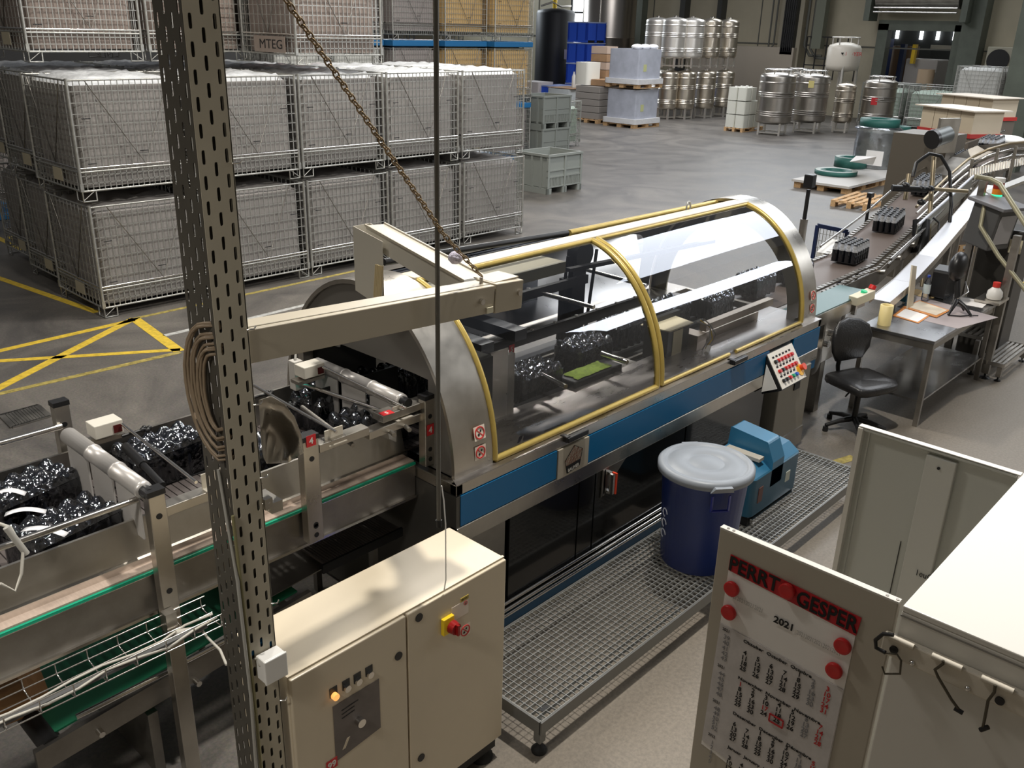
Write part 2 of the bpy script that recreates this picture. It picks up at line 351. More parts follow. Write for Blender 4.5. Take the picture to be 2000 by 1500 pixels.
# ---------------- wire cages ----------------
CW,CDP,TH=1.44,1.34,1.425
PANEL=mat('grey_liner',(.33,.31,.295),.55,noise=.08,scale=2.5,bump=.3,bscale=3)
FILM=mat('clear_film',(.72,.74,.76),.25,bump=.9,bscale=9,noise=.15,scale=6)
def make_cage(side=1.0,dense=1):
    W,D=CW,CDP; z0,zr,z1=.13,.39,1.37
    t=thing('wire_cage','x','cage')
    def fence(mb,a,b,za,zb,nx,nz,r):
        a=Vector(a);b=Vector(b)
        for k in range(nx+1):
            p=a.lerp(b,k/nx); mb.tube([(p.x,p.y,za),(p.x,p.y,zb)],r,4,caps=False)
        for k in range(nz+1):
            z=za+(zb-za)*k/nz; mb.tube([(a.x,a.y,z),(b.x,b.y,z)],r,4,caps=False)
    cs=[(0,0),(W,0),(W,D),(0,D)]
    mb=MB()
    for i in range(4):
        a=cs[i];b=cs[(i+1)%4]; fence(mb,(a[0],a[1],0),(b[0],b[1],0),zr,z1,20 if i%2==0 else 12,8,.0062)
    mb.build('wire_mesh',GALV,t,True)
    mb=MB()
    for i in range(4):
        a=cs[i];b=cs[(i+1)%4]; fence(mb,(a[0],a[1],0),(b[0],b[1],0),z0,zr,21 if i%2==0 else 13,3,.0068)
    mb.build('base_fence',GALV,t,True)
    mb=MB()
    for i in range(4):
        a=cs[i];b=cs[(i+1)%4]
        for z,r in ((z1,.011),): mb.tube([(*a,z),(*b,z)],r,6)
    mb.build('top_rim',GALV,t,True)
    for nm,zz,r in (('upper_base_rail',zr,.014),('mid_base_rail',zr-.04,.012),('lower_base_rail',z0,.013)):
        mb=MB()
        for i in range(4): mb.tube([(*cs[i],zz),(*cs[(i+1)%4],zz)],r,6)
        mb.build(nm,CHROME if nm[0]=='u' else GALV,t,True)
    for a in cs:
        sx=1 if a[0]==0 else -1; sy=1 if a[1]==0 else -1
        MB().tube([(a[0],a[1],z0),(a[0],a[1],z1+.02)],.019,8).build('corner_post',GALV,t,True)
        mb=MB(); mb.tube([(a[0],a[1],.16),(a[0],a[1],.01),(a[0]+sx*.16,a[1],.01),(a[0]+sx*.16,a[1],.14)],.011,5)
        mb.tube([(a[0],a[1],.01),(a[0],a[1]+sy*.16,.01),(a[0],a[1]+sy*.16,.14)],.008,5); mb.tube([(a[0],a[1],.02),(a[0]+sx*.15,a[1],.13)],.006,5)
        mb.box(a[0]-.02,a[0]+.02,a[1]-.02,a[1]+.02,z0,z0+.09); mb.build('foot',GALV,t,True)
    for y in (-.006,D+.006):
        mb=MB(); mb.tube([(.2,y,z1),(W*.56,y,zr),(W-.24,y,z1)],.007,5); mb.build('brace',STEELD,t,True)
    mb=MB(); mb.tube([(-.006,D-.15,z1),(-.006,D/2,zr),(-.006,.2,z1)],.007,5); mb.build('brace',STEELD,t,True)
    mb=MB()
    for x,z in ((.16,.95),(.16,.44),(W-.2,.95),(.8,.55)): mb.tube([(x-.05,-.01,z),(x+.05,-.01,z)],.006,5)
    mb.build('latch',BLACKM,t,True)
    MB().box(-.012,-.006,D*.38,D*.58,z0+.06,zr-.05).build('nameplate',mat('plate_cream',(.5,.45,.33),.6),t,True)
    return t
def make_load(top=1.33,film=True,m=None):
    t=thing('liner_load','x','liner')
    mb=MB(); mb.rbox(.05,CW-.05,.045,CDP-.045,.15,top-.07,.12,5); mb.build('liner',m or PANEL,t,True)
    # bumpy top
    n=12; mb=MB(); vs=[];fs=[]; rr=random.Random(3)
    for i in range(n+1):
        for j in range(n+1):
            u,v=i/n,j/n; e=min(u,1-u,v,1-v); z=top-.08+(.10 if e>.1 else e)*(.7+.5*rr.random()) if e>0 else top-.075
            vs.append((.065+u*(CW-.13),.06+v*(CDP-.12),z))
    for i in range(n):
        for j in range(n):
            a=i*(n+1)+j; fs.append((a,a+n+1,a+n+2,a+1))
    mb.add(vs,fs,True); mb.build('plastic_cover',FILM if film else (m or PANEL),t,True)
    return t
CAGE=make_cage(); CAGE.location=(0,0,0)
LOADA=make_load(1.37); LOADB=make_load(1.34,False)
BROWNL=make_load(1.33,False,mat('brown_liner',(.30,.245,.215),.6)); PINKL=make_load(1.33,False,mat('pink_liner',(.62,.22,.20),.6)); YELL=make_load(1.33,False,mat('yellow_liner',(.68,.46,.20),.6)); GREYL=make_load(1.33,False,mat('greybrown_liner',(.36,.32,.31),.6)); WHL=make_load(1.33,False,mat('whitish_liner',(.7,.7,.66),.6)); GRNL=make_load(1.2,False,mat('pale_green_liner',(.42,.50,.42),.6))
used=set()
def put(root,loc,rz,label,group):
    if root.name not in used:
        if root.name not in KIDS: KIDS[root.name]=[(c,kids(c)) for c in kids(root)]
        used.add(root.name); root.location=loc; root.rotation_euler=(0,0,rz); root['label']=label
        if group: root['group']=group
        return root
    return dup(root,loc,rz,label,group)
# the first cage sets the local frame; rows 0..3 behind each other
XS=[4.34,5.90,7.42,8.96,10.52]; RZ=-.015
tiers=[('bottom',0),('second',TH+.01),('third',2*TH+.08)]
shift=[.0,.17,.34,.5]
def cagepair(col,row,tier,load,zoff=0,lname='grey lined load'):
    x=XS[col]+shift[row]+ (0.05 if tier==0 else 0); y=10.90+row*1.42; z=tiers[tier][1]
    rn=['front','second','third','fourth'][row]
    where='%s row, %s column, %s tier'%(rn,ORD[col],tiers[tier][0])
    c=put(CAGE,(x,y,z),RZ,'wire mesh cage, '+where.replace('column','column from left'),'stacked wire cages')
    put(load,(x,y,z+.01),RZ,lname+' in the cage at the '+where,'loads in the wire cages')
for col in range(5):
    for row in (0,1):
        if row==1 and col>2 : continue
        cagepair(col,row,0,LOADB,lname='plain topped grey load')
        cagepair(col,row,1,LOADA,lname='film topped grey load')
cagepair(3,1,0,LOADB,lname='plain topped grey load'); cagepair(3,1,1,LOADA,lname='film topped grey load'); cagepair(4,1,1,LOADA,lname='film topped grey load'); cagepair(4,1,0,LOADB,lname='plain topped grey load')
cagepair(2,0,2,BROWNL,lname='brownish grey load'); cagepair(1,1,2,BROWNL,lname='brownish grey load'); cagepair(2,1,2,BROWNL,lname='brownish grey load'); cagepair(0,1,2,BROWNL,lname='brownish grey load')
for r in (2,):
    for c in (0,1,2): cagepair(c,r,0,LOADB,lname='plain topped grey load'); cagepair(c,r,1,LOADA,lname='film topped grey load')
# lettering plate on the raised cage
sg=thing('cage_sign','brown sign panel lettered MTEG on the side of the top cage','sign',(7.38,11.5,3.1))
MB().box(7.375,7.385,11.10,11.85,3.08,3.29).build('panel',mat('sign_brown',(.30,.24,.2),.6),sg)
q=MB(); textgeo(q,'MTEG',.17,plane_m((7.372,11.72,3.13),(0,-1,0),(0,0,1)),sx=1.3); q.build('lettering',INK,sg)
# farther cages on blue bases
def bluebase(x,y,z,label):
    tag(MB().box(x-.02,x+CW+.02,y-.02,y+CDP+.02,z-.135,z-.002).build('blue_pallet',mat('pallet_blue',(.02,.16,.38),.5),bevel=.02),label,'pallet','blue pallets under the far cages')
far=[(PY(937,205,17.2).x,17.2,1.57,YELL,'yellow','lower of the yellow pair'),
     (PY(937,205,17.2).x,17.2,3.12,YELL,'yellow','upper of the yellow pair')]
x0=P(937,205,1.57).x
k=0
for (x,y,z,ld,cn,wh) in [(17.7,17.15,1.57,YELL,'yellow','lower of the yellow pair, far row end'),
    (17.7,17.15,3.12,YELL,'yellow','upper of the yellow pair, far row end'),
    (16.2,17.4,3.12,YELL,'yellow','top of far row beside the end pair'),(16.2,17.4,1.57,YELL,'yellow','under the top far row yellow cage'),
    (14.7,17.6,3.12,GREYL,'grey brown','top far row left of the yellow cages'),(14.7,17.6,1.57,GREYL,'grey brown','under the top far row, fifth along'),
    (13.2,17.9,3.12,BROWNL,'brown','top far row left of the hanging rod'),(13.2,17.9,1.57,WHL,'pale','under the brown cage of the top far row'),
    (11.9,19.4,3.12,WHL,'pale','top far row between pink and brown cages'),
    (11.6,17.9,3.12,PINKL,'pink','top far row right of the raised front cage'),(11.6,17.9,1.57,WHL,'pale','under the pink cage of the far row'),
    (17.7,17.15,.14,GREYL,'grey brown','bottom of the yellow stack')]:
    put(CAGE,(x,y,z),0,'wire mesh cage holding a %s load, %s'%(cn,wh),'far wire cages')
    put(ld,(x,y,z+.06),0,'%s load, %s'%(cn,wh.replace('cage','one')),'far cage loads')
    bluebase(x,y,z,'blue pallet of the %s cage, %s'%(cn,wh.replace('cage','one')))
p=P(50,425); 
for z,nm in ((0.0,'floor'),(1.54,'upper')):
    x,y=p.x-CW,p.y
    z+=.14; put(CAGE,(x,y,z),0,'wire mesh cage on a blue base at the far left edge, %s level'%nm,'far left cages')
    put(GREYL,(x,y,z+.06),0,'grey brown load in the far left edge cage, %s level'%nm,'far left loads')
    bluebase(x,y,z,'blue pallet base at the far left edge, %s level'%nm)
# ---------------- grey plastic crates ----------------
CR=mat('grey_crate_plastic',(.27,.29,.27),.5)
def make_crate():
    W,D,h=1.2,1.0,.82; t=thing('pallet_crate','x','crate')
    mb=MB()
    mb.box(.03,W-.03,.03,.06,.14,h); mb.box(.03,W-.03,D-.06,D-.03,.14,h); mb.box(.03,.06,.03,D-.03,.14,h); mb.box(W-.06,W-.03,.03,D-.03,.14,h); mb.box(.03,W-.03,.03,D-.03,.14,.18)
    mb.build('shell',CR,t,True)
    mb=MB()
    for x in (0,W-.06,W/2-.03):
        for y in (0,D-.05): mb.box(x,x+.06,y,y+.05,0,h)
    for y in (0.22,.5,.78):
        for x in (0,W-.05): mb.box(x,x+.05,y-.03,y+.03,.12,h)
    for y in (0,D-.05):
        for z in (.14,.36,.5): mb.box(0,W,y+.01,y+.04,z,z+.03)
    for x in [.08+.05*k for k in range(9)]+[W/2+.07+.05*k for k in range(9)]: mb.box(x,x+.02,.012,.04,.16,.36)
    mb.build('rib',CR,t,True)
    mb=MB(); mb.box(-.01,W+.01,-.01,.05,h,h+.05); mb.box(-.01,W+.01,D-.05,D+.01,h,h+.05); mb.box(-.01,.05,0,D,h,h+.05); mb.box(W-.05,W+.01,0,D,h,h+.05); mb.build('rim',CR,t,True)
    for x in (0,W/2-.07,W-.14):
        MB().box(x,x+.14,0,D,0,.13).build('runner',CR,t,True)
    return t
CRT=make_crate()
put(CRT,(15.42,13.22,0),0,'empty grey plastic pallet crate standing alone at the end of the cage row','plastic pallet crates')
put(CRT,(19.4,16.9,.0),0,'grey plastic pallet crate, lower of two behind the empty crate','plastic pallet crates')
put(CRT,(19.4,16.9,.87),0,'grey plastic pallet crate, upper of two behind the empty crate','plastic pallet crates')
put(CAGE,(21.6,18.5,0),0,'wire mesh cage with pale green load right of the grey crates','far wire cages'); put(GRNL,(21.6,18.5,.01),0,'pale green load in the lone cage right of the grey crates','far cage loads')
# ---------------- bottle packs ----------------
GLASSD=mat('dark_bottle',(.008,.009,.012),.12,coat=.4)
def film_mat(name,tint=(.9,.93,1),gl=1.6,rough=.12,base=.0,bump=.5,sc=25):
    if name in MATS: return MATS[name]
    m=bpy.data.materials.new(name); m.use_nodes=True; N=m.node_tree.nodes; L=m.node_tree.links; N.remove(N['Principled BSDF'])
    out=N['Material Output']; t=N.new('ShaderNodeBsdfTransparent'); g=N.new('ShaderNodeBsdfGlossy'); g.inputs['Roughness'].default_value=rough; g.inputs[0].default_value=(*tint,1)
    t.inputs[0].default_value=(.93,.94,.95,1)
    f=N.new('ShaderNodeFresnel'); f.inputs[0].default_value=gl
    mr=N.new('ShaderNodeMapRange'); mr.inputs[3].default_value=base; mr.inputs[4].default_value=1
    mx=N.new('ShaderNodeMixShader'); L.new(f.outputs[0],mr.inputs[0]); L.new(mr.outputs[0],mx.inputs[0]); L.new(t.outputs[0],mx.inputs[1]); L.new(g.outputs[0],mx.inputs[2]); L.new(mx.outputs[0],out.inputs[0])
    if bump:
        tc=N.new('ShaderNodeTexCoord'); n=N.new('ShaderNodeTexNoise'); n.inputs['Scale'].default_value=sc; n.inputs['Detail'].default_value=2; L.new(tc.outputs['Object'],n.inputs['Vector'])
        b=N.new('ShaderNodeBump'); b.inputs['Strength'].default_value=bump; b.inputs['Distance'].default_value=.02; L.new(n.outputs['Fac'],b.inputs['Height']); L.new(b.outputs[0],g.inputs['Normal']); L.new(b.outputs[0],f.inputs['Normal'])
    MATS[name]=m; return m
SHRINK=film_mat('shrink_film',gl=1.5,rough=.10,base=.03,bump=.5,sc=30)
FTOP=film_mat('shrink_film_top',gl=1.65,rough=.12,base=.10,bump=.7,sc=22)
DOME=film_mat('clear_acrylic',gl=1.5,rough=.015,base=.06,bump=.03,sc=2.5)
SMOKE=mat('smoked_panel',(.012,.012,.012),.14,coat=.3)
def make_pack(nx=5,ny=3,pitch=.088):
    t=thing('bottle_pack','x','bottle pack'); W,D=(nx-1)*pitch,(ny-1)*pitch
    b0=MB().lathe([(.040,0),(.0425,.01),(.0425,.115),(.038,.142),(.026,.163),(.022,.182),(.0255,.186),(.0255,.204),(.016,.213),(.001,.215)],n=12)
    first=None
    for i in range(nx):
        for j in range(ny):
            x=-W/2+i*pitch; y=-D/2+j*pitch
            if first is None:
                first=b0.build('bottle',GLASSD,t,True); first.location=(x,y,0)
            else:
                o=first.copy(); COL.objects.link(o); o.parent=t; o.location=(x,y,0)
    n=5; NX,NY=(nx-1)*n+4,(ny-1)*n+4; vs=[];fs=[]
    for i in range(NX+1):
        for j in range(NY+1):
            x=-W/2-pitch*.4+ (W+pitch*.8)*i/NX; y=-D/2-pitch*.4+(D+pitch*.8)*j/NY
            u=((x+W/2)/pitch)%1; v=((y+D/2)/pitch)%1; du=min(u,1-u);dv=min(v,1-v); d=min(1,math.hypot(du,dv)*1.7)
            z=.222-.055*max(0,d-.28)**.8
            if i in(0,NX) or j in (0,NY): z=.17
            vs.append((x,y,z))
    for i in range(NX):
        for j in range(NY): a=i*(NY+1)+j; fs.append((a,a+NY+1,a+NY+2,a+1))
    MB().add(vs,fs,True).build('film_top',FTOP,t,True); mb=MB()
    m2=MB(); m2.rbox(-W/2-.04,W/2+.04,-D/2-.04,D/2+.04,.004,.17,.036,5); m2.f=m2.f[2:]; m2.s=m2.s[2:]
    mb.add(m2.v,m2.f,True); mb.build('shrink_film',SHRINK,t,True)
    return t
PACK=make_pack()
NECKGLARE=mat('film_glare_silver',(.62,.64,.68),.28,.5,noise=.45,scale=60)  # silvery colour round the bottle necks stands in for glare on the film
def make_small_pack(nx=6,ny=4,pitch=.072):
    t=thing('bottle_pack','x','bottle pack'); W,D=(nx-1)*pitch,(ny-1)*pitch; B=None; F=None
    for i in range(nx):
        for j in range(ny):
            L=(-W/2+i*pitch,-D/2+j*pitch,0)
            if B is None:
                B=MB().lathe([(.033,0),(.0345,.01),(.0345,.125),(.030,.150),(.021,.170),(.0185,.195),(.021,.198),(.0215,.214),(.012,.220),(.001,.221)],n=12).build('bottle',GLASSD,t,True); B.location=L
                F=MB().lathe([(.0355,.135),(.033,.158),(.026,.178),(.0215,.196),(.0235,.206)],n=10,cap=False).build('neck_glare',NECKGLARE,B,True)
            else:
                o=B.copy(); COL.objects.link(o); o.parent=t; o.location=L; f=F.copy(); COL.objects.link(f); f.parent=o
    MB().box(-W/2-.03,W/2+.03,-D/2-.03,D/2+.03,.0,.004).build('film_base',BLACK,t,True)
    return t
SPACK=make_small_pack()
PGROUP='shrink wrapped bottle packs on the packing line'
def pack(px,py,z,rz,label,root=None): 
    p=P(px,py,z); return put(root or PACK,(p.x,p.y,z),rz,label,None)
# ---------------- packing machine with curved clear hood ----------------
M0=thing('packing_machine','long stainless packing machine under a half round clear hood with gold seals and blue panels','packaging machine',(5.2,4,0))
X0,X1,YF,YB=2.99,7.43,3.13,4.83; ZR=1.17
mb=MB(); mb.box(X0,X1,YF,YF+.05,1.105,ZR); mb.box(X0,X1,YB-.05,YB,1.105,ZR); mb.box(X0,X0+.05,YF,YB,1.105,ZR); mb.box(X1-.05,X1,YF,YB,1.105,ZR)
mb.build('table_rail',STEEL,M0,bevel=.004)
mb=MB(); mb.prism([(X0,YF,ZR),(X1,YF,ZR),(X1,3.66,ZR),(X1,3.66,ZR),(4.9,3.60,ZR),(X0+.3,3.68,ZR)],(0,0,.004)); mb.build('front_apron',mat('worn_steel_apron',(.46,.43,.41),.33,1,noise=.3,scale=4,rn=.12,stretch=(.6,2,1)),M0)
mb=MB(); mb.box(X0,X1,4.5,YB,ZR-.002,ZR+.002); mb.build('rear_apron',STEEL,M0)
mb=MB(); mb.box(3.02,3.835,YF-.005,YF+.03,.91,1.1); mb.build('blue_panel',BLUE,M0)
mb=MB(); mb.box(4.145,6.50,YF-.005,YF+.03,.91,1.1); mb.build('blue_panel',BLUE,M0)
mb=MB(); mb.box(6.93,X1-.01,YF-.005,YF+.03,.72,1.1); mb.build('blue_panel',BLUE,M0)
lp=MB().box(3.84,4.14,YF-.012,YF+.03,.9,1.1).build('logo_plate',mat('logo_plate_steel',(.52,.47,.38),.45,.5),M0)
# emblem: pentagon web and name band
mk=MB(); cx,cz=3.99,1.005; Yl=YF-.0135
pent=[V(cx+sx,Yl,cz+sz) for sx,sz in ((0.0,.085),(.085,.035),(.062,-.075),(-.06,-.09),(-.085,.0))]
mk2=MB()
for i in range(5): mk.bar(pent[i],pent[(i+1)%5],.002,.0028)
for i in range(5):
    mk2.bar(pent[i],pent[(i+2)%5],.001,.0011)
    mk2.bar(pent[i],(pent[(i+2)%5]+pent[(i+3)%5])/2,.001,.0010)
    mk2.bar((pent[i]+pent[(i+1)%5])/2,(pent[(i+1)%5]+pent[(i+2)%5])/2,.001,.0009); mk2.bar((pent[i]+pent[(i+1)%5])/2,(pent[(i+2)%5]+pent[(i+3)%5])/2,.001,.0009)
mk2.build('logo_web',mat('logo_brown',(.30,.10,.06),.6),lp)
mk.prism([(cx-.074,Yl-.001,cz-.038),(cx+.072,Yl-.001,cz-.03),(cx+.062,Yl-.001,cz-.075),(cx-.06,Yl-.001,cz-.09)],(0,.001,0)); mk.build('logo_outline',INK,lp)
q=MB(); textgeo(q,'BAUMER',.032,plane_m((cx,Yl-.0025,cz-.078),(1,0,.10),(0,0,1)),'CENTER',bold=.0006,sx=.88); q.build('lettering',WHITE,lp)
mb=MB(); mb.box(X0,X1,YF-.01,YF+.05,.80,.905); mb.build('lower_rail',STEEL,M0,bevel=.004)
mb=MB(); mb.box(X0,X0+.03,YF,YB,.03,1.1); mb.build('end_panel',mat('end_panel_grey',(.10,.095,.085),.4,.6),M0)
mb=MB(); mb.box(3.35,6.6,YF+.25,YF+.30,.2,.8); mb.build('inner_panel',BLACKM,M0)
mb=MB(); mb.box(3.02,3.42,YF+.03,YF+.06,.2,.8); mb.build('access_panel',STEELD,M0)
for i,(a,b) in enumerate(((3.45,4.10),(4.115,4.27),(4.285,5.35),(5.37,6.55))):
    d=MB().box(a,b,YF+.02,YF+.035,.2,.795).build('smoked_door',SMOKE,M0)
    if i==2:
        h=MB(); h.bar((4.40,YF-.03,.60),(4.40,YF-.03,.745),.025,.03); h.box(4.385,4.415,YF-.02,YF+.02,.735,.755); h.box(4.385,4.415,YF-.02,YF+.02,.595,.615); h.box(4.36,4.375,YF+.01,YF+.018,.58,.775); h.build('door_handle',CHROME,d)
        MB().box(4.415,4.428,YF-.05,YF-.01,.595,.75).build('handle_grip',mat('grip_red',(.7,.06,.02),.4),d)
        MB().prism([(4.34,YF+.01,.79),(4.60,YF+.01,.79),(4.39,YF+.01,.61),(4.34,YF+.01,.57)],(0,.008,0)).build('bracket_plate',STEELD,d)
mb=MB()
for y,z in ((YF+.0,.2),(YF-.015,.165),(YF-.02,.13)): mb=MB(); mb.tube([(3.1,y,z),(6.7,y,z)],.012,8); mb.build('kick_rail',CHROME,M0)
mb=MB(); mb.box(3.05,6.7,YF+.0,YF+.03,.03,.118); mb.build('blue_skirt',BLUE,M0)
for x in (3.2,4.9,6.5):
    MB().cyl((x,YF+.2,0),(x,YF+.2,.2),.04).build('foot',BLACKM,M0); MB().cyl((x,YB-.2,0),(x,YB-.2,.2),.04).build('foot',BLACKM,M0)
mb=MB(); mb.box(3.1,7.3,3.3,YB-.05,.2,.95); mb.build('body',BLACKM,M0)
mb=MB(); mb.box(6.72,7.30,3.10,3.5,.10,.80); mb.build('end_cabinet',mat('end_cabinet_cream',(.25,.23,.19),.45),M0,bevel=.008)
MB().box(7.0,7.1,3.09,3.101,.62,.72).build('end_cabinet_window',BLACK,M0); MB().box(6.72,7.30,3.09,3.101,.03,.2).build('end_cabinet_plinth',STEELD,M0)
# hood: ellipse profile
YC,RY,RZ_=3.985,.79,.955
def hood(t,k=1.0): return YC-RY*k*math.cos(t),ZR+RZ_*k*math.sin(t)
def band(xa,xb,t0,t1,k0,k1,n=36):
    mb=MB(); vs=[];fs=[]
    for i in range(n+1):
        t=t0+(t1-t0)*i/n
        for x,k in ((xa,k0),(xb,k0),(xb,k1),(xa,k1)): y,z=hood(t,k); vs.append((x,y,z))
    for i in range(n):
        for j in range(4): a=i*4+j;b=i*4+(j+1)%4; fs.append((a,b,b+4,a+4))
    mb.add(vs,fs,False); mb.add(vs[:4],[(0,1,2,3)]); mb.add(vs[-4:],[(3,2,1,0)]); 
    for i in range(len(mb.s)): mb.s[i]=False
    return mb
def smoothband(mb,name,m,par):
    o=mb.build(name,m,par); 
    o.data.polygons.foreach_set('use_smooth',[True]*len(o.data.polygons))
    try: o.data.set_sharp_from_angle(angle=.6)
    except Exception: pass
    return o
smoothband(band(3.03,3.33,0,PI,.985,1.012),'end_arch',STEEL,M0)
smoothband(band(7.16,7.42,0,PI,.985,1.012),'end_arch',STEEL,M0)
smoothband(band(7.2,7.22,0,PI,.80,.985),'arch_flange',mat('flange_grey',(.32,.29,.22),.4,.6),M0)
# left end plate with the infeed opening
mb=MB(); N_=24
out=[hood(PI*i/N_,.985) for i in range(N_+1)]
oy0,oy1,oz=3.42,4.50,1.70
def inner(y,z):
    yc=YC;dy=y-yc;dz=z-ZR
    s=min([a for a in ((oy1-yc)/dy if dy>1e-6 else 9,(oy0-yc)/dy if dy<-1e-6 else 9,(oz-ZR)/dz if dz>1e-6 else 9)]); return (yc+dy*s,ZR+dz*s)
inn=[inner(*q) for q in out]
for xx in (3.05,3.06):
    vs=[(xx,*q) for q in out]+[(xx,*q) for q in inn]; mb.add(vs,[(i,i+1,N_+2+i,N_+1+i) for i in range(N_)])
mb.build('end_plate',mat('end_plate_grey',(.16,.15,.135),.45,.3),M0)
mb=MB(); mb.box(3.06,3.55,3.41,3.42,ZR,1.70); mb.box(3.06,3.55,4.5,4.51,ZR,1.70); mb.box(3.06,3.55,3.41,4.51,1.70,1.71); mb.build('infeed_tunnel',mat('tunnel_dark',(.03,.03,.028),.5),M0)
# clear curved panels, seals
def glass(xa,xb,t0,t1,name='clear_hood_panel',n=40,warp=0):
    mb=MB(); vs=[];fs=[]
    for i in range(n+1):
        t=t0+(t1-t0)*i/n; 
        for j in range(13):
            x=xa+(xb-xa)*j/12
            k=1.0+warp*math.sin(j/12*PI)*math.sin(PI*i/n); y,z=hood(t,k); vs.append((x,y,z))
    for i in range(n):
        for j in range(12): a=i*13+j; fs.append((a,a+1,a+14,a+13))
    mb.add(vs,fs,True); return mb.build(name,DOME,M0)
T1=1.38
glass(3.36,4.97,.02,T1,warp=-.008); glass(5.03,7.14,.02,T1,warp=-.012)
glass(3.36,7.14,1.85,PI-.02,'rear_hood_panel')
def sealarc(x,r=.022,t0=0.02,t1=T1,k=1.005):
    pts=[]
    for i in range(31): y,z=hood(t0+(t1-t0)*i/30,k); pts.append((x,y,z))
    return pts
for x in (3.35,4.975,5.03,7.15): mb=MB(); mb.tube(sealarc(x),.021,8); mb.build('gold_seal',GOLD,M0)
y,z=hood(.02); 
MB().tube([(3.35,y-.005,z),(4.975,y-.005,z)],.02,8).build('gold_seal',GOLD,M0); MB().tube([(5.03,y-.005,z),(5.95,y-.005,z)],.015,8).build('gold_seal',GOLD,M0); MB().tube([(6.05,y-.005,z),(7.15,y-.005,z)],.015,8).build('gold_seal',GOLD,M0)
y,z=hood(T1,1.005)
MB().tube([(3.35,y,z),(4.975,y,z)],.016,8).build('gold_seal',GOLD,M0); MB().tube([(5.03,y,z),(7.15,y,z)],.013,8).build('gold_seal',GOLD,M0)
mb=MB(); mb.box(3.33,7.2,y+.01,y+.14,z-.03,z+.02); mb.build('ridge_beam',mat('ridge_cream',(.62,.55,.43),.4),M0,bevel=.005)
MB().tube([PY(750,512,4.15),PY(1108,455,4.15)],.022,8).build('roller_blind',BLACK,M0)
MB().tube([PY(1112,455,4.15),PY(1447,385,4.15)],.024,8).build('gold_seal',GOLD,M0)
mb=MB(); p=PY(1405,392,4.0); mb.tube(arc((6.5,4.02,z+.02),.03,0,2*PI,14,(1,0,0),(0,0,1),.05)[:-1],.008,6,True); mb.cyl((6.5,4.02,z-.03),(6.5,4.02,z),.014,n=8); mb.build('lifting_eye',GALV,M0)
for x in (4.0,5.98):
    h=MB(); h.bar((x-.1,YF-.02,1.155),(x+.1,YF-.02,1.155),.035,.035); h.box(x-.11,x-.07,YF-.03,YF+.03,1.14,1.18); h.build('hood_latch',BLACK,M0,bevel=.006)
# warning stickers on the left arch
def nosticker(o,xd,yd,r,par,name='prohibition_sticker',back=True,bar2=True):
    M=plane_m(o,xd,yd); s_=None
    if back: s_=MB().add([(-r*1.25,-r*1.2,0),(r*1.25,-r*1.2,0),(r*1.25,r*1.2,0),(-r*1.25,r*1.2,0)],[(0,1,2,3)],M=M).build(name,mat('sticker_white',(.75,.68,.58),.5),par)
    mb=MB(); mb.tube([M@V(r*math.cos(a),r*math.sin(a),.001) for a in [2*PI*k/24 for k in range(24)]],r*.12,4,True)
    mb.bar(M@V(-r*.7,r*.7,.001),M@V(r*.7,-r*.7,.001),r*.16,.001,up=M.col[2].xyz); 
    if s_ is None or (s_.parent and s_.parent.parent): rp=par
    else: rp=s_
    mb.build('red_ring',INKR,rp)
    b=MB(); b.ball((0,0,0),r*.22,8,(1,1,.05),M@Matrix.Translation((r*.25,r*.3,.0015))); b.ball((0,0,0),r*.26,8,(1,1,.05),M@Matrix.Translation((-r*.25,-r*.3,.0015))); b.build('black_symbol',INK,rp)
y1,z1=hood(.13,1.015); y2,z2=hood(.20,1.015)
nosticker((3.23,y1-.003,z1-.02),(1,0,0),(0,.05,1),.034,M0); nosticker((3.23,y2-.003,z2+.03),(1,0,0),(0,.2,1),.034,M0)
y1,z1=hood(.13,1.015); nosticker((7.33,y1-.003,z1-.02),(1,0,0),(0,.05,1),.034,M0); nosticker((7.33,y2-.003,z2+.03),(1,0,0),(0,.2,1),.034,M0)
# control panel
A=PX(1497,690,6.47);B=PX(1526,762,6.47); A=V(6.47,3.05,1.10); 
def cpp(u,v,d=0):   # u right, v down, d outward on the sloping face
    a=Ac+(Bc-Ac)*v+V(.44,0,0)*u; return a+nrm*d
Ac=PX(1496,692,6.45);Bc=PX(1527,763,6.45)
nrm=V(1,0,0).cross((Bc-Ac).normalized()); nrm=nrm if nrm.z>0 else -nrm
cpn=thing('control_panel','cream sloping button panel with emergency stop on the front right of the machine','control panel',(6.67,3.0,.9))
mb=MB(); q=[cpp(0,0),cpp(1,0),cpp(1,1),cpp(0,1)]; mb.prism(q,-nrm*.02); mb.prism([cpp(0,0,-.02),cpp(0,1,-.02),V(6.45,YF-.01,Bc.z-.08),V(6.45,YF-.01,Ac.z-.02)],(.44,0,0))
mb.build('housing',BLACKM,cpn)
MB().prism([cpp(.02,.02,.001),cpp(.98,.02,.001),cpp(.98,.98,.001),cpp(.02,.98,.001)],nrm*.004).build('face_plate',mat('panel_face',(.78,.74,.66),.4),cpn)
MB().prism([V(6.447,YF-.01,Bc.z-.06),cpp(0,.92,-.03)-V(.003,0,0),cpp(0,.25,-.03)-V(.003,0,0)],(-.004,0,0)).build('side_plate',WHITEP,cpn)
cols=[['k']+['r']*5,['r','k','r','r','r','r'],['k','k','r','g','b','k']]; cm={'k':BLACK,'r':RED,'g':GREENP,'b':mat('blue_button',(.02,.1,.5),.3)}
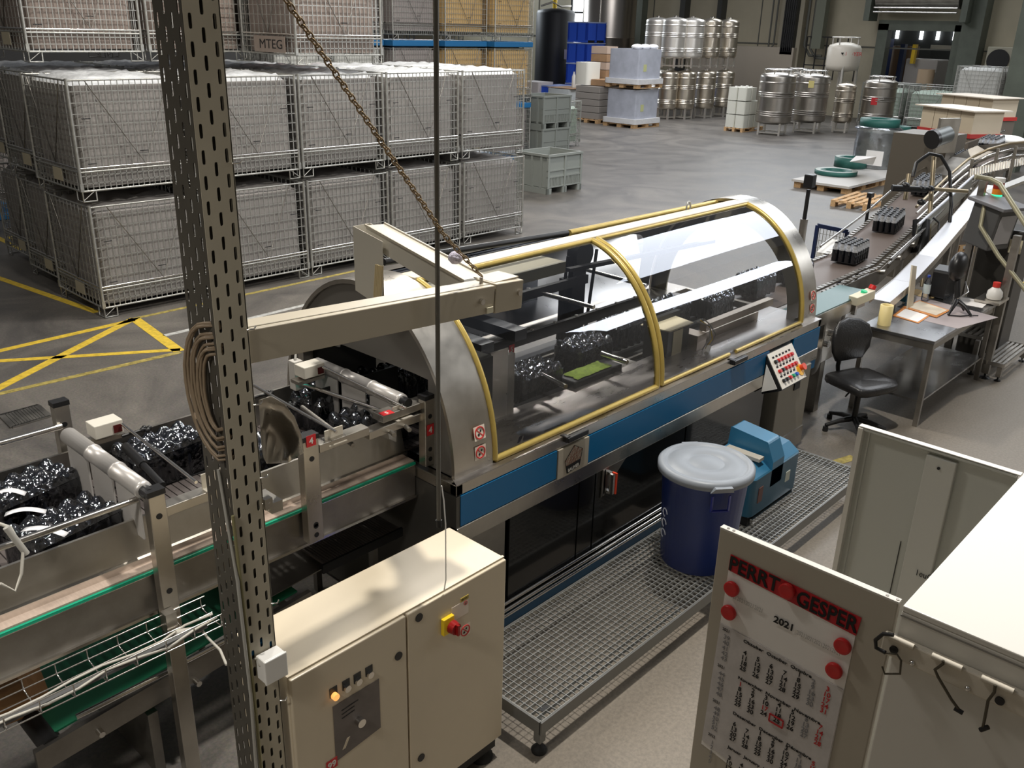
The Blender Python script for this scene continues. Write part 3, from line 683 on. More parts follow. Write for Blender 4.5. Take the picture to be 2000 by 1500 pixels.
for j in range(3):
    for i in range(6):
        if j==2 and i==5: continue
        u=.16+.125*i; v=.28+.26*j
        MB().cyl(cpp(u,v,.003),cpp(u,v,.028),.017,.015,12).build('button',cm[cols[j][i]],cpn)
        MB().prism([cpp(u-.035,v-.15,.006),cpp(u+.035,v-.15,.006),cpp(u+.035,v-.10,.006),cpp(u-.035,v-.10,.006)],nrm*.001).build('button_tag',INK,cpn)
e=MB().cyl(cpp(.86,.74,.003),cpp(.86,.74,.012),.05,n=20).build('stop_collar',mat('stop_yellow',(.85,.45,.03),.4),cpn)
MB().cyl(cpp(.9,.70,.012),cpp(.9,.70,.05),.022,.03,16).build('stop_button',mat('stop_red',(.75,.07,.03),.35),cpn)
# ---- inside the hood ----
DARKR=mat('dark_rail',(.03,.03,.032),.35,.7)
mb=MB(); mb.box(3.3,7.2,3.66,4.5,.98,1.02); mb.build('bed',BLACKM,M0)
for y in (3.78,3.9,4.02,4.14,4.26): mb=MB(); mb.box(3.3,7.35,y-.012,y+.012,1.09,1.12); mb.build('slide_rail',STEELD if y in(3.78,4.26) else DARKR,M0)
mb=MB(); mb.box(3.3,4.9,3.62,3.70,1.06,1.16); mb.build('front_channel',DARKR,M0); mb=MB(); mb.box(3.35,4.9,3.60,3.61,1.15,1.17); mb.build('channel_edge',STEEL,M0)
a=PY(890,712,3.72);b=PY(1060,648,3.72);c=PY(1245,588,3.72)
mb=MB(); mb.bar((3.4,3.72,1.60),(5.55,3.72,1.60),.03,.075); mb.build('upper_rail',DARKR,M0)
mb=MB()
for k in range(9): mb.cyl((3.55+k*.23,3.72,1.637),(3.55+k*.23,3.72,1.648),.012,n=8)
mb.build('rail_bolt',CHROME,M0)
mb=MB(); mb.bar((3.4,4.35,1.62),(5.6,4.35,1.62),.04,.07); mb.build('upper_rail',DARKR,M0)
for (x,z) in ((3.72,1.66),(4.02,1.68)):
    mb=MB(); mb.bar((x,3.62,z),(x,4.4,z),.11,.07); mb.build('cross_carriage',mat('carriage_grey',(.10,.105,.115),.4,.6),M0)
for q,z in ((((1030,565),(1160,600)),1.6),(((1120,520),(1262,558)),1.6),(((1175,690),(1225,708)),1.3),(((1055,730),(1105,755)),1.3)):
    MB().cyl(P(*q[0],z),P(*q[1],z),.018,n=10).build('cross_rod',CHROME,M0)
for q in (((955,695),(962,825)),((985,690),(1000,815))):
    pass
xa=PY(957,800,3.6).x; xb=PY(990,800,3.6).x; xc=PY(1003,800,3.6).x
mb=MB(); mb.box(xa,xb,3.60,3.61,1.165,PY(960,690,3.6).z); mb.build('guide_plate',STEEL,M0); mb=MB(); mb.box(xb,xc,3.60,3.63,1.165,PY(995,690,3.6).z-.01); mb.build('guide_plate',STEELD,M0); mb=MB(); mb.box(xa-.2,xa-.1,3.66,3.68,1.12,1.50); mb.build('guide_plate',DARKR,M0)
mb=MB(); mb.box(xa-.09,xa-.03,3.60,3.61,1.17,1.28); mb.build('switch_box',STEEL,M0)
mb=MB(); mb.box(4.55,5.1,3.58,3.75,1.06,1.22); mb.build('drive_box',BLACK,M0,bevel=.01)
mb=MB(); mb.box(4.4,5.0,3.76,3.92,1.02,1.1); mb.build('drive_box',BLACKM,M0)
mb=MB(); mb.box(5.55,5.85,3.50,3.72,1.12,1.38); bx=mb.build('coding_box',BLACK,M0,bevel=.006)
MB().prism([(5.85,3.47,1.395),(5.52,3.47,1.395),(5.50,3.72,1.395),(5.9,3.72,1.395)],(0,0,.008)).build('box_lid',mat('lid_cream',(.7,.63,.45),.5),bx)
st=MB().box(5.62,5.75,3.496,3.499,1.16,1.37).build('sticker',mat('sticker_cream',(.72,.66,.48),.5),bx)
MB().box(5.50,5.95,3.66,3.70,1.38,1.44).build('box_rim',BLACKM,bx)
mb=MB(); mb.box(5.0,5.35,3.62,3.85,1.14,1.16); mb.build('flap_plate',STEEL,M0); 
BR=mat('bronze_rail',(.42,.35,.28),.4,.8)
mb=MB(); mb.box(6.05,7.15,3.47,3.53,1.28,1.34); mb.build('side_guide',BR,M0); mb=MB(); mb.box(5.95,7.0,3.52,3.56,1.17,1.24); mb.build('side_guide',BR,M0)
mb=MB(); mb.box(5.85,5.98,3.42,3.6,1.14,1.30); mb.build('guide_block',BR,M0)
for k,(dx,dz) in enumerate(((0,0),(.05,.02),(-.05,.01))):
    mb=MB(); mb.tube([(5.95+dx,3.40,1.18),(5.99+dx,3.37,1.26+dz),(6.06,3.44,1.32+dz),(6.0+dx,3.5,1.38)],.006,6); mb.build('cable',YEL if k==0 else CABLE,M0)
MB().cyl((5.83,3.32,1.19),(5.93,3.36,1.21),.018,n=10).build('sensor',WHITE,M0)
mb=MB(); mb.box(3.36,4.9,4.0,4.3,1.86,1.94); mb.build('light_shade',mat('shade_cream',(.35,.33,.26),.5),M0)
mb=MB(); mb.box(5.55,5.72,4.45,4.5,1.1,1.85); mb.box(5.5,5.78,4.5,4.55,1.05,1.6); mb.build('rear_motor_stand',DARKR,M0)
MB().cyl((5.63,4.40,1.8),(5.63,4.5,1.8),.11,n=20).build('rear_pulley',BLACKM,M0)
for x in (5.45,5.82): mb=MB(); mb.bar((x,4.5,1.1),(x+.04,4.46,1.8),.02,.02); mb.build('rear_strut',DARKR,M0)
mb=MB(); mb.bar((5.3,4.3,1.75),(7.1,4.1,1.75),.05,.03); mb.build('rear_link',DARKR,M0)
gz=thing('green_cloth','crumpled olive green cloth lying on the black drive box inside the hood','cloth',(4.78,3.66,1.222))
rr=random.Random(4); vs=[];fs=[]
for i in range(15):
    for j in range(9):
        u=(i-7)/7;v=(j-4)/4; e=1-.12*rr.random(); vs.append((4.8+u*.21*e,3.665+v*.075*e,1.226+.022*rr.random()*(1-max(abs(u),abs(v))*.8)))
for i in range(14):
    for j in range(8): a=i*9+j; fs.append((a,a+9,a+10,a+1))
MB().add(vs,fs,True).build('cloth',mat('olive_cloth',(.13,.19,.02),.8,noise=.3,scale=30),gz)
def sign(par,txt,o,xd,yd,w_,h_,name='number_tag',ts=None):
    M=plane_m(o,xd,yd); s=MB().add([(-w_/2,-h_/2,0),(w_/2,-h_/2,0),(w_/2,h_/2,0),(-w_/2,h_/2,0),(-w_/2,-h_/2,.001),(w_/2,-h_/2,.001),(w_/2,h_/2,.001),(-w_/2,h_/2,.001)],[(3,2,1,0),(4,5,6,7),(0,1,5,4),(1,2,6,5),(2,3,7,6),(3,0,4,7)],M=M).build(name,REDS,par)
    q=MB(); t=ts or h_*.75; textgeo(q,txt,t,M@Matrix.Translation((0,-t*.35,.0015)),'CENTER',bold=.001); q.build('number',WHITE,s if par.parent is None else par)
sign(M0,'5',(4.02,3.697,1.565),(1,0,0),(0,0,1),.05,.06)
pz=1.10
pack(1035,768,1.12,0,'bottle pack just inside the left end of the clear hood, behind the steel guide plates')
pack(1138,712,1.12,0,'bottle pack under the hood left of the green cloth rod, second from the left end')
pack(1212,668,1.12,0,'bottle pack under the hood directly behind the left side of the gold seam')
pack(1300,630,1.12,0,'bottle pack under the hood behind the black coding box')
pack(1386,612,1.12,0,'bottle pack under the right half of the hood, beside the bronze guide rail')
pack(1472,572,1.12,0,'bottle pack under the right half of the hood, near its right arch')
pack(1548,548,1.12,.05,'bottle pack passing through the right arch of the hood')
# ---------------- grating platform ----------------
GX0,GX1,GY0,GY1,GZ=2.78,6.72,2.285,2.93,.23
g=thing('grating_platform','long low galvanised step platform with open grating in front of the packing machine','platform',(4.7,2.6,0))
mb=MB(); 
for (a,b) in ((GX0,4.72),(4.74,GX1)):
    mb=MB(); z=GZ
    nx=int((b-a)/.040); ny=17
    for k in range(nx+1): x=a+(b-a)*k/nx; mb.box(x-.0016,x+.0016,GY0,GY1,z-.010,z-.0005)
    for k in range(ny+1): y=GY0+(GY1-GY0)*k/ny; mb.box(a,b,y-.0017,y+.0017,z-.022,z)
    mb.build('grating',GALVT,g)
    mb=MB()
    for x in (a+.0015,b-.0015): mb.box(x-.002,x+.002,GY0,GY1,z-.03,z+.001)
    for y in (GY0,GY1): mb.box(a,b,y-.002,y+.002,z-.03,z+.001)
    mb.build('grating_border',GALV,g)
mb=MB(); mb.box(GX0-.01,GX1+.01,GY0-.014,GY0-.004,GZ-.075,GZ+.002); mb.box(GX0-.01,GX1+.01,GY0-.004,GY0+.035,GZ-.08,GZ-.074); mb.box(GX0-.01,GX0+.035,GY0-.004,GY1,GZ-.08,GZ-.074); mb.box(GX0-.01,GX1+.01,GY1+.004,GY1+.014,GZ-.075,GZ+.002); mb.box(GX0-.014,GX0-.004,GY0,GY1,GZ-.075,GZ+.002); mb.box(GX1+.004,GX1+.014,GY0,GY1,GZ-.075,GZ+.002); mb.box(4.726,4.734,GY0,GY1,GZ-.06,GZ)
mb.build('frame',mat('platform_frame',(.22,.22,.21),.45,.6),g)
for x in (GX0+.03,4.73,GX1-.03):
    for y in (GY0+.03,GY1-.03):
        l=MB(); l.box(x-.022,x+.022,y-.022,y+.022,.07,GZ-.03); lg=l.build('leg',mat('platform_frame',(.2,.2,.2)),g)
        MB().lathe([(.04,0),(.042,.015),(.03,.03),(.012,.04),(.012,.075)],(x,y,0),16).build('rubber_foot',RUBBER,lg)
for x,y in ((2.86,GY0+.05),(4.66,GY0+.05),(4.79,GY0+.05),(6.6,GY0+.05)): MB().box(x-.025,x+.025,y-.012,y+.012,GZ+.0,GZ+.006).build('clamp',CHROME,g)
# ---------------- blue bin ----------------
BLB=mat('navy_bin_plastic',(.008,.026,.16),.35); LIDM=mat('grey_lid_plastic',(.25,.275,.31),.42)
cx,cy=4.655,2.56; bz=GZ+.002
b=thing('waste_bin','dark blue round bin with flat grey lid standing on the grating platform','waste bin',(cx,cy,bz))
MB().lathe([(.225,0),(.235,.01),(.275,.64),(.285,.645),(.285,.69),(.27,.69)],(cx,cy,bz),40).build('body',BLB,b)
MB().lathe([(.30,.655),(.308,.66),(.308,.70),(.295,.712),(.262,.716),(.255,.704),(.245,.704),(.235,.712),(.125,.716),(.118,.709),(.108,.709),(.10,.714),(.001,.715)],(cx,cy,bz),48).build('lid',LIDM,b)
a=-1.05
for a in (-2.25,-2.25+PI):
    ca,sa=math.cos(a),math.sin(a); M=plane_m((cx+.275*ca,cy+.275*sa,bz+.57),(-sa,ca,0),(0,0,1))
    mb=MB(); pts=[(-.055,.055),(-.055,-.05),(.055,-.05),(.055,.055)]
    for i in range(3): mb.bar(M@V(*pts[i],.02),M@V(*pts[i+1],.02),.02,.008)
    mb.build('handle',mat('handle_blue',(.02,.03,.22),.35),b)
    MB().prism([M@V(-.075,.08,.0),M@V(.075,.08,.0),M@V(.055,.125,.03),M@V(-.055,.125,.03)],M.to_3x3()@V(0,0,.03)).build('lid_tab',LIDM,b)
# recycling arrows mark
mk=MB(); a0=2.62; 
for k in range(3):
    z0=bz+.38-.075*k
    for s in range(8):
        t=a0+.0; aa=s*PI*1.5/8; bb=(s+1)*PI*1.5/8
        def q(an,rz=.028): 
            th=a0+ (rz*math.cos(an))/.26; return V(cx+.262*math.cos(th),cy+.262*math.sin(th),z0+rz*math.sin(an))
        mk.bar(q(aa),q(bb),.003,.008)
mk.build('recycling_mark',mat('mark_white',(.6,.62,.7),.5),b)
# ---------------- blue glue unit ----------------
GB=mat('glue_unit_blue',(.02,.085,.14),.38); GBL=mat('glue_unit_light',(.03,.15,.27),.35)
u=thing('glue_melter','blue plastic hot glue unit with raised hump standing on the platform behind the bin','glue melter',(5.6,2.68,GZ))
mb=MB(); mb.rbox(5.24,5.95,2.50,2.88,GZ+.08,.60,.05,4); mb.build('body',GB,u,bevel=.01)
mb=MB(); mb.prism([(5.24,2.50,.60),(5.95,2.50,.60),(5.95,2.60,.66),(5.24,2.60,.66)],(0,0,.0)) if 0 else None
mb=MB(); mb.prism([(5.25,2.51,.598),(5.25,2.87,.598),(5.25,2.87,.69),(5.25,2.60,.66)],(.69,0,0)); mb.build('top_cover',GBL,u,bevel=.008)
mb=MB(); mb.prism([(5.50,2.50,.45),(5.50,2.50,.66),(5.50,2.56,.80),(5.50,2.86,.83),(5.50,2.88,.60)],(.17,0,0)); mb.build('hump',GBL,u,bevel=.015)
MB().box(5.40,5.47,2.56,2.84,.675,.70).build('trim_strip',mat('strip_grey',(.45,.42,.36),.5),u)
MB().box(5.33,5.39,2.495,2.50,.40,.52).build('control_label',mat('label_dark',(.12,.05,.04),.5),u); MB().box(5.74,5.80,2.495,2.50,.42,.50).build('maker_badge',mat('badge_pale',(.5,.52,.45),.5),u)
MB().box(5.26,5.93,2.52,2.86,GZ+.002,GZ+.08).build('base',BLACKM,u)
mb=MB(); mb.box(5.28,5.9,2.49,2.51,GZ+.02,GZ+.06); mb.build('hose_rail',CHROME,u)
# ---------------- left infeed conveyor ----------------
C1=thing('infeed_conveyor','stainless infeed conveyor with roller cross bars running in from the left to the hooded machine','conveyor',(1.5,3.9,0))
XA,XB=-1.2,2.98
MB().box(XA,XB,3.46,3.475,1.0,1.188).build('side_panel',STEELD,C1); MB().box(XA,XB,4.46,4.475,1.0,1.3).build('side_panel',STEELD,C1)
MB().box(XA,XB,3.445,3.462,.985,1.0).build('panel_flange',CHROME,C1); MB().box(XA,XB,3.45,3.47,1.188,1.192).build('lip',CHROME,C1)
MB().box(XA,XB,3.452,3.466,1.192,1.204).build('green_strip',mat('strip_green',(.005,.30,.17),.4),C1)
MB().box(XA,XB,3.467,3.52,1.192,1.212).build('slat_chain',mat('pink_slats',(.42,.33,.27),.5,noise=.1,scale=20,stretch=(6,1,1)),C1)
MB().box(XA,XB,3.52,3.54,1.212,1.245).build('wear_rail',CHROME,C1)
mb=MB(); mb.prism([(XA,3.54,1.24),(XA,3.555,1.24),(XA,3.60,1.41),(XA,3.585,1.41)],(XB-XA,0,0)); mb.build('guide_sheet',STEEL,C1)
MB().box(XA,XB,4.42,4.435,1.24,1.43).build('guide_sheet',STEELD,C1)
mb=MB()
n=120
for k in range(n):
    x=XA+(XB+.3-XA)*k/n; mb.box(x,x+.031,3.56,4.42,1.225,1.238)
mb.build('belt',mat('belt_brown',(.10,.085,.08),.5,noise=.2,scale=6),C1)
for y in (3.66,3.8,4.1,4.25): MB().box(XA,XB+.3,y-.006,y+.006,1.239,1.243).build('belt_rib',BLACKM,C1)
def post(x,y,zb,zt,w=.075,d=.055,name='post'):
    o=MB().box(x-w/2,x+w/2,y-d/2,y+d/2,zb,zt).build(name,STEEL,C1,bevel=.003); MB().box(x-w/2-.003,x+w/2+.003,y-d/2-.003,y+d/2+.003,zt,zt+.025).build('post_cap',BLACK,o)
    h=MB()
    for z in (zt-.1,zb+.1 if zb>.5 else .98,zb+.04 if zb>.5 else .88,1.12): h.cyl((x,y-d/2-.002,z),(x,y-d/2+.004,z),.014,n=14)
    h.build('bolt_hole',BLACK,o); return o
post(1.465,3.41,.05,1.60); post(2.255,3.415,1.03,1.60,.09); post(3.02,3.40,1.20,1.60,.07); post(1.52,4.50,1.0,1.66); post(2.55,4.50,.05,1.55); post(3.0,4.50,1.1,1.6)
post(.30,3.41,.05,1.0)
MB().box(1.62,1.70,4.1,4.16,.05,1.0).build('rear_leg',STEELD,C1)
for a,b in (((1.50,3.425,1.50),(2.20,3.43,1.50)),((2.31,3.43,1.53),(2.62,3.43,1.53)),((2.62,3.43,1.50),(3.0,3.43,1.50))):
    if a[0]==1.50: b=(1.98,3.43,1.5)
    MB().bar(a,b,.07,.045).build('guide_bar',STEEL,C1,bevel=.003)
MB().bar((2.72,3.45,1.56),(3.03,3.45,1.56),.09,.04).build('guide_bar',STEELD,C1,bevel=.003)
for x in (1.75,2.42,2.86):
    mb=MB(); mb.box(x-.055,x+.055,3.425,3.431,1.53,1.60); mb.box(x-.055,x+.055,3.39,3.43,1.524,1.53); mb.build('angle_clip',mat('clip_cream',(.62,.58,.5),.4,.5),C1)
for a,b,r in ((P(238,828,1.64),P(383,942,1.60),.008),(P(631,717,1.66),P(793,797,1.60),.008),(P(496,753,1.64),P(657,844,1.60),.008),((-.6,3.5,1.55),(1.43,3.5,1.55),.014),((-.6,4.46,1.56),(1.50,4.46,1.56),.017),((2.75,4.3,1.52),(2.9,3.46,1.5),.012)):
    MB().cyl(a,b,r,n=10).build('rod',CHROME,C1)
ROLL=mat('roller_grey',(.48,.46,.44),.38,.5)
for x,nm in ((1.45,'a'),(2.90,'b')):
    y0,y1=3.46,4.26
    o=MB(); o.lathe([(.0,0),(.038,0),(.040,.02),(.040,.25),(.044,.25),(.044,.265),(.040,.265),(.040,.5),(.044,.5),(.044,.515),(.040,.515),(.040,y1-y0-.02),(.03,y1-y0)],n=20,M=plane_m((x,y0,1.60),(1,0,0),(0,0,-1)))
    r=o.build('roller',ROLL,C1); 
    mb=MB()
    for k in range(3): mb.box(x-.012,x-.004,y0+.05+k*.26,y0+.27+k*.26,1.34,1.60)
    mb.build('curtain_plate',mat('curtain_grey',(.4,.38,.36),.5),r)
    MB().cyl((x,y0-.05,1.6),(x,y0+.0,1.6),.028,n=12).build('roller_end',BLACK,r)
for (px,py,lb,) in ((205,835,0),(605,722,1)):
    p=P(px,py,1.62); o=MB().box(p.x-.07,p.x+.07,p.y-.05,p.y+.05,1.59,1.66).build('sensor_box',mat('box_cream',(.6,.57,.5),.4),C1,bevel=.004)
    MB().box(p.x+.02,p.x+.06,p.y-.054,p.y-.05,1.6,1.64).build('sensor_window',mat('dark_red_lens',(.08,.01,.01),.2),o)
    MB().box(p.x-.1,p.x+.08,p.y-.03,p.y+.05,1.555,1.575).build('sensor_bracket',STEEL,o)
p=P(578,722,1.6); o=MB().box(p.x-.03,p.x+.03,p.y-.03,p.y+.03,1.48,1.66).build('signal_box',mat('signal_grey',(.52,.5,.46),.4),C1,bevel=.004)
MB().cyl((p.x,p.y-.03,1.585),(p.x,p.y-.05,1.585),.014,n=12).build('red_lamp',mat('lamp_dark_red',(.25,.02,.02),.3),o); MB().cyl((p.x,p.y-.03,1.535),(p.x,p.y-.05,1.535),.016,n=12).build('green_lamp',mat('lamp_teal',(.02,.75,.6),.3,emit=1.2),o)
MB().tube([(p.x,p.y,1.66),(p.x+.03,p.y+.03,1.72),(p.x+.2,p.y+.05,1.72),(p.x+.32,p.y,1.67)],.008,6).build('cable',CABLE,o)
for px,py,z in ((285,838,1.62),(525,768,1.6),(570,790,1.5)):
    p=P(px,py,z); mb=MB()
    for k in range(4): mb.ball((p.x+.018*math.cos(k*PI/2),p.y+.018*math.sin(k*PI/2),z),.014,8)
    mb.cyl((p.x-.12,p.y+.0,z),(p.x,p.y,z),.008,n=6); mb.build('star_knob',BLACK,C1)
mb=MB(); a=P(245,872,1.56);b=P(318,948,1.54); mb.cyl(a,a.lerp(b,.5),.022,n=10); mb.cyl(a.lerp(b,.5),b,.016,n=10); mb.build('black_rod',BLACK,C1)
for a_,b_ in (((640,715),(770,850)),((705,750),(800,840)),((590,795),(690,870))):
    a=P(*a_,1.5);b=P(*b_,1.48); MB().cyl(a,b,.013,n=8).build('guide_rod',STEELD,C1)
mb=MB(); a=P(700,745,1.5); mb.box(a.x-.3,a.x+.35,a.y+.05,a.y+.06,1.3,1.5); mb.build('inner_guide',BLACKM,C1)
sign(C1,'4',(2.255,3.384,1.60),(1,0,0),(0,0,1),.055,.06); sign(C1,'5',(2.76,3.425,1.582),(1,-.1,0),(0,1,0),.07,.05); sign(C1,'4',(3.02,3.37,1.42),(1,0,0),(0,0,1),.05,.065)
# curled white film tails and cable at the far left
CBW=mat('pale_cable',(.45,.43,.38),.5)
a=P(40,1095,1.5); mb=MB(); mb.tube([PY(0,1140,3.42),PY(30,1155,3.42),PY(42,1120,3.42),PY(45,1075,3.45),PY(20,1030,3.48),PY(-10,1020,3.5)],.007,6); mb.build('cable',CBW,C1)
mb=MB(); mb.cyl(PY(12,1030,3.47),PY(52,1082,3.45),.013,n=8); mb.build('cable_gland',CABLE,C1)
# lower apron, waste belt and slides under the conveyor
L1=thing('waste_belt','green reject belt in a steel frame below the infeed conveyor','belt conveyor',(1.5,3.85,0))
MB().prism([(.95,3.60,.5),(2.25,3.60,.62),(2.25,4.25,.62),(.95,4.25,.5)],(0,0,.01)).build('green_belt',mat('belt_green',(.02,.20,.10),.5,noise=.15,scale=3),L1)
MB().prism([(.85,3.54,.38),(2.3,3.54,.5),(2.3,3.54,.63),(.85,3.54,.5)],(0,.03,0)).build('side_frame',STEELD,L1); MB().prism([(.85,4.27,.38),(2.3,4.27,.5),(2.3,4.27,.63),(.85,4.27,.5)],(0,.03,0)).build('side_frame',STEELD,L1)
MB().cyl((.93,3.56,.47),(.93,4.27,.47),.05,n=16).build('end_roller',BLACKM,L1)
MB().cyl((1.03,3.516,.60),(1.47,3.516,.60),.014,n=10).build('push_rod',CHROME,L1); MB().cyl((1.56,3.524,.6),(1.78,3.53,.6),.014,n=10).build('push_rod',CHROME,L1)
MB().box(1.35,1.40,3.55,4.3,.02,.38).build('leg',STEELD,L1); MB().box(2.2,2.25,3.6,4.3,.02,.5).build('leg',STEELD,L1)
for x in (1.12,1.6): MB().cyl((x,3.50,.45),(x,3.54,.45),.015,n=10).build('adjuster',CHROME,L1)
L2=thing('steel_slide','dull steel slide sheet sloping under the infeed conveyor beside the machine end','slide',(2.6,3.8,0))
MB().prism([(1.95,3.62,.64),(2.9,3.62,.70),(2.9,4.4,.75),(1.95,4.4,.69)],(0,0,.006)).build('sheet',mat('slide_steel',(.34,.32,.29),.4,.8,noise=.15,scale=3),L2)
mb=MB()
for k in range(30): mb.box(2.42+k*.018,2.433+k*.018,3.58,3.85,.72,.735)
mb.build('slat_mat',mat('slat_brown',(.17,.15,.14),.5,.3),L2)
MB().box(2.40,2.97,3.565,3.58,.68,.735).build('edge',BLACKM,L2); 
for x,y in ((2.0,3.7),(2.85,3.7),(2.0,4.3),(2.85,4.3)): MB().box(x-.02,x+.02,y-.02,y+.02,0,.66).build('leg',STEELD,L2)
# wire cable tray
WT=thing('wire_tray','wire basket cable tray carrying grey cable in front of the infeed conveyor','cable tray',(1,3.6,.75))
zb=PY(0,1432,3.20).z; zt=PY(0,1345,3.38).z
mb=MB()
for y,z in ((3.20,zb+.06),(3.20,zb),(3.26,zb-.01),(3.32,zb),(3.38,zt-.05),(3.38,zt)): mb.tube([(-.4,y,z),(1.62,y,z)],.0032,5)
k=-.35
while k<1.62: mb.tube([(k,3.20,zb+.06),(k,3.20,zb),(k,3.26,zb-.01),(k,3.34,zb),(k,3.38,zt-.05),(k,3.38,zt)],.0032,5); k+=.13
mb.build('wire_basket',CHROME,WT)
mb=MB(); mb.box(-.4,1.55,3.235,3.265,zb-.004,zb+.012); mb.build('cable_duct',mat('duct_dark',(.09,.09,.09),.5),WT)
for j in range(2):
    pts=[(-.4+i*.125,3.225+.05*j+.02*math.sin(i*1.7+j),zb+.018+.006*math.sin(i*2.1)) for i in range(17)]; MB().tube(pts,.0062,6).build('cable',CBW,WT)
q=PY(345,1222,3.30)
MB().box(q.x-.03,q.x+.02,3.33,3.38,q.z-.05,q.z+.05).build('bracket',STEEL,WT); mb=MB(); mb.cyl((q.x-.02,3.28,q.z-.02),(q.x+.10,3.28,q.z-.06),.016,n=8); mb.build('cable_gland',CBW,WT)
wp=thing('orange_cardboard_box','torn brown carton lying behind the wire tray at the lower left','carton',P(40,1340,.7))
p=P(35,1345,.62); mb=MB(); mb.prism([(p.x-.12,p.y-.05,.60),(p.x+.10,p.y-.08,.60),(p.x+.13,p.y+.12,.60),(p.x-.10,p.y+.15,.60)],(0,0,.10)); mb.build('box',mat('orange_card',(.42,.22,.09),.8),wp)
MB().prism([(p.x+.02,p.y-.08,.70),(p.x+.10,p.y-.08,.70),(p.x+.13,p.y+.12,.74),(p.x+.02,p.y+.13,.76)],(0,0,.004)).build('flap',mat('orange_card2',(.5,.27,.12),.8),wp)
MB().cyl((p.x-.2,p.y+.05,.76),(p.x+.02,p.y+.12,.76),.03,n=12).build('tube_roll',STEELD,wp)
wp.location.z=.6
# left packs (large, close)
for px,py,rz,l in ((62,1012,.25,'bottle pack farthest left on the infeed belt, behind the round rod'),(135,1085,.22,'bottle pack at the lower left on the infeed belt, in front of the round rod'),(318,925,.1,'bottle pack on the infeed belt between the first roller and the slotted post'),(525,925,0,'bottle pack on the infeed belt half hidden by the curved chute guard'),(640,815,.3,'bottle pack on the infeed belt left side of the crowd behind the number four post'),(720,862,.1,'bottle pack on the infeed belt front right of the crowd beside the number five tag'),(705,800,.4,'bottle pack on the infeed belt rear of the crowd under the thin guide rods'),(800,760,.2,'bottle pack entering the machine tunnel behind the second roller')):
    pack(px,py,1.245,rz,l)
fm=mat('white_film_tail',(.82,.82,.85),.15,bump=.2)
for (a,b) in (((-10,965),(50,965)),((10,1005),(90,1000)),((45,1035),(130,1045))):
    p0=P(*a,1.48);p1=P(*b,1.47); d=(p1-p0); n=V(-d.y,d.x,0).normalized()*.018; vs=[]; fs=[]
    for i in range(9):
        t=i/8; c=p0+d*t+V(0,0,.02*math.sin(t*PI)); vs+= [c-n,c+n]
    for i in range(8): fs.append((2*i,2*i+1,2*i+3,2*i+2))
    o=MB().add(vs,fs,True).build('film_strip',fm); sm=o.modifiers.new('s','SOLIDIFY'); sm.thickness=.0015
    tag(o,{-10:'upper curved white film strip over the far left packs',10:'middle curved white film strip over the far left packs',45:'lowest curved white film strip over the front left pack'}[a[0]],'film strip')
# ---------------- slotted post ----------------
PD=mat('post_shaded',(.075,.068,.055),.5,.1,noise=.1,scale=6); PL=mat('post_beige',(.45,.41,.32),.45,noise=.06,scale=5)  # darker copy of the post colour paints shade onto the left face
def perforated(o,xd,w_,z0,z1,cols,pitch,sl,sw):
    mb=MB(); xd=Vector(xd); o=Vector(o); cw=w_/cols
    for c in range(cols):
        z=z0+(pitch/2 if c%2 else 0); 
        if c%2:
            a=[o+xd*(c*cw),o+xd*((c+1)*cw)]; mb.add([(a[0].x,a[0].y,z0),(a[1].x,a[1].y,z0),(a[1].x,a[1].y,z),(a[0].x,a[0].y,z)],[(0,1,2,3)])
        while z<z1:
            zt=min(z+pitch,z1+pitch/2); u0=c*cw; um=u0+cw/2; zm=(z+zt)/2
            outer=[(u0,z),(um,z),(u0+cw,z),(u0+cw,zm-sl*.25),(u0+cw,zm+sl*.25),(u0+cw,zt),(um,zt),(u0,zt),(u0,zm+sl*.25),(u0,zm-sl*.25)]
            h=sl/2-sw/2; innr=[(um-sw*.4,zm-h-sw*.35),(um,zm-sl/2),(um+sw*.4,zm-h-sw*.35),(um+sw/2,zm-h*.8),(um+sw/2,zm+h*.8),(um+sw*.4,zm+h+sw*.35),(um,zm+sl/2),(um-sw*.4,zm+h+sw*.35),(um-sw/2,zm+h*.8),(um-sw/2,zm-h*.8)]
            vs=[(o.x+xd.x*u,o.y+xd.y*u,zz) for u,zz in outer+innr]
            mb.add(vs,[(i,(i+1)%10,10+(i+1)%10,10+i) for i in range(10)]); z+=pitch
    return mb
SP=thing('slotted_post','tall perforated steel post with beige right face and shade-darkened left face in the foreground','post',(1.37,2.5,0))
o=perforated((1.318,2.46,0),(1,0,0),.112,0,4.2,3,.0735,.042,.0115).build('beige_face',PL,SP); m_=o.modifiers.new('s','SOLIDIFY'); m_.thickness=.003
o=perforated((1.318,2.63,0),(0,-1,0),.165,0,4.2,4,.0735,.042,.0115).build('shaded_face',PD,SP); m_=o.modifiers.new('s','SOLIDIFY'); m_.thickness=.003
mb=MB(); mb.box(1.427,1.431,2.46,2.50,0,4.2); mb.build('return_lip',PL,SP); MB().box(1.335,1.426,2.487,2.490,0,4.2).build('slot_shade_plate',PD,SP)  # dark plate added behind the slots stands in for shade inside the post
for z in (.6,1.35,2.55): MB().box(1.33,1.42,2.47,2.55,z,z+.04).build('spacer',BLUE if z==1.35 else STEELD,SP)
for z in (1.54,1.95,2.05,2.32,2.58,3.1,1.1,1.28): MB().tube([(1.425,2.457,z),(1.44,2.44,z+.003),(1.45,2.445,z+.01)],.003,5).build('hook_clip',CHROME,SP)
MB().box(1.425,1.455,2.44,2.47,1.93,1.97).build('side_bracket',STEEL,SP)
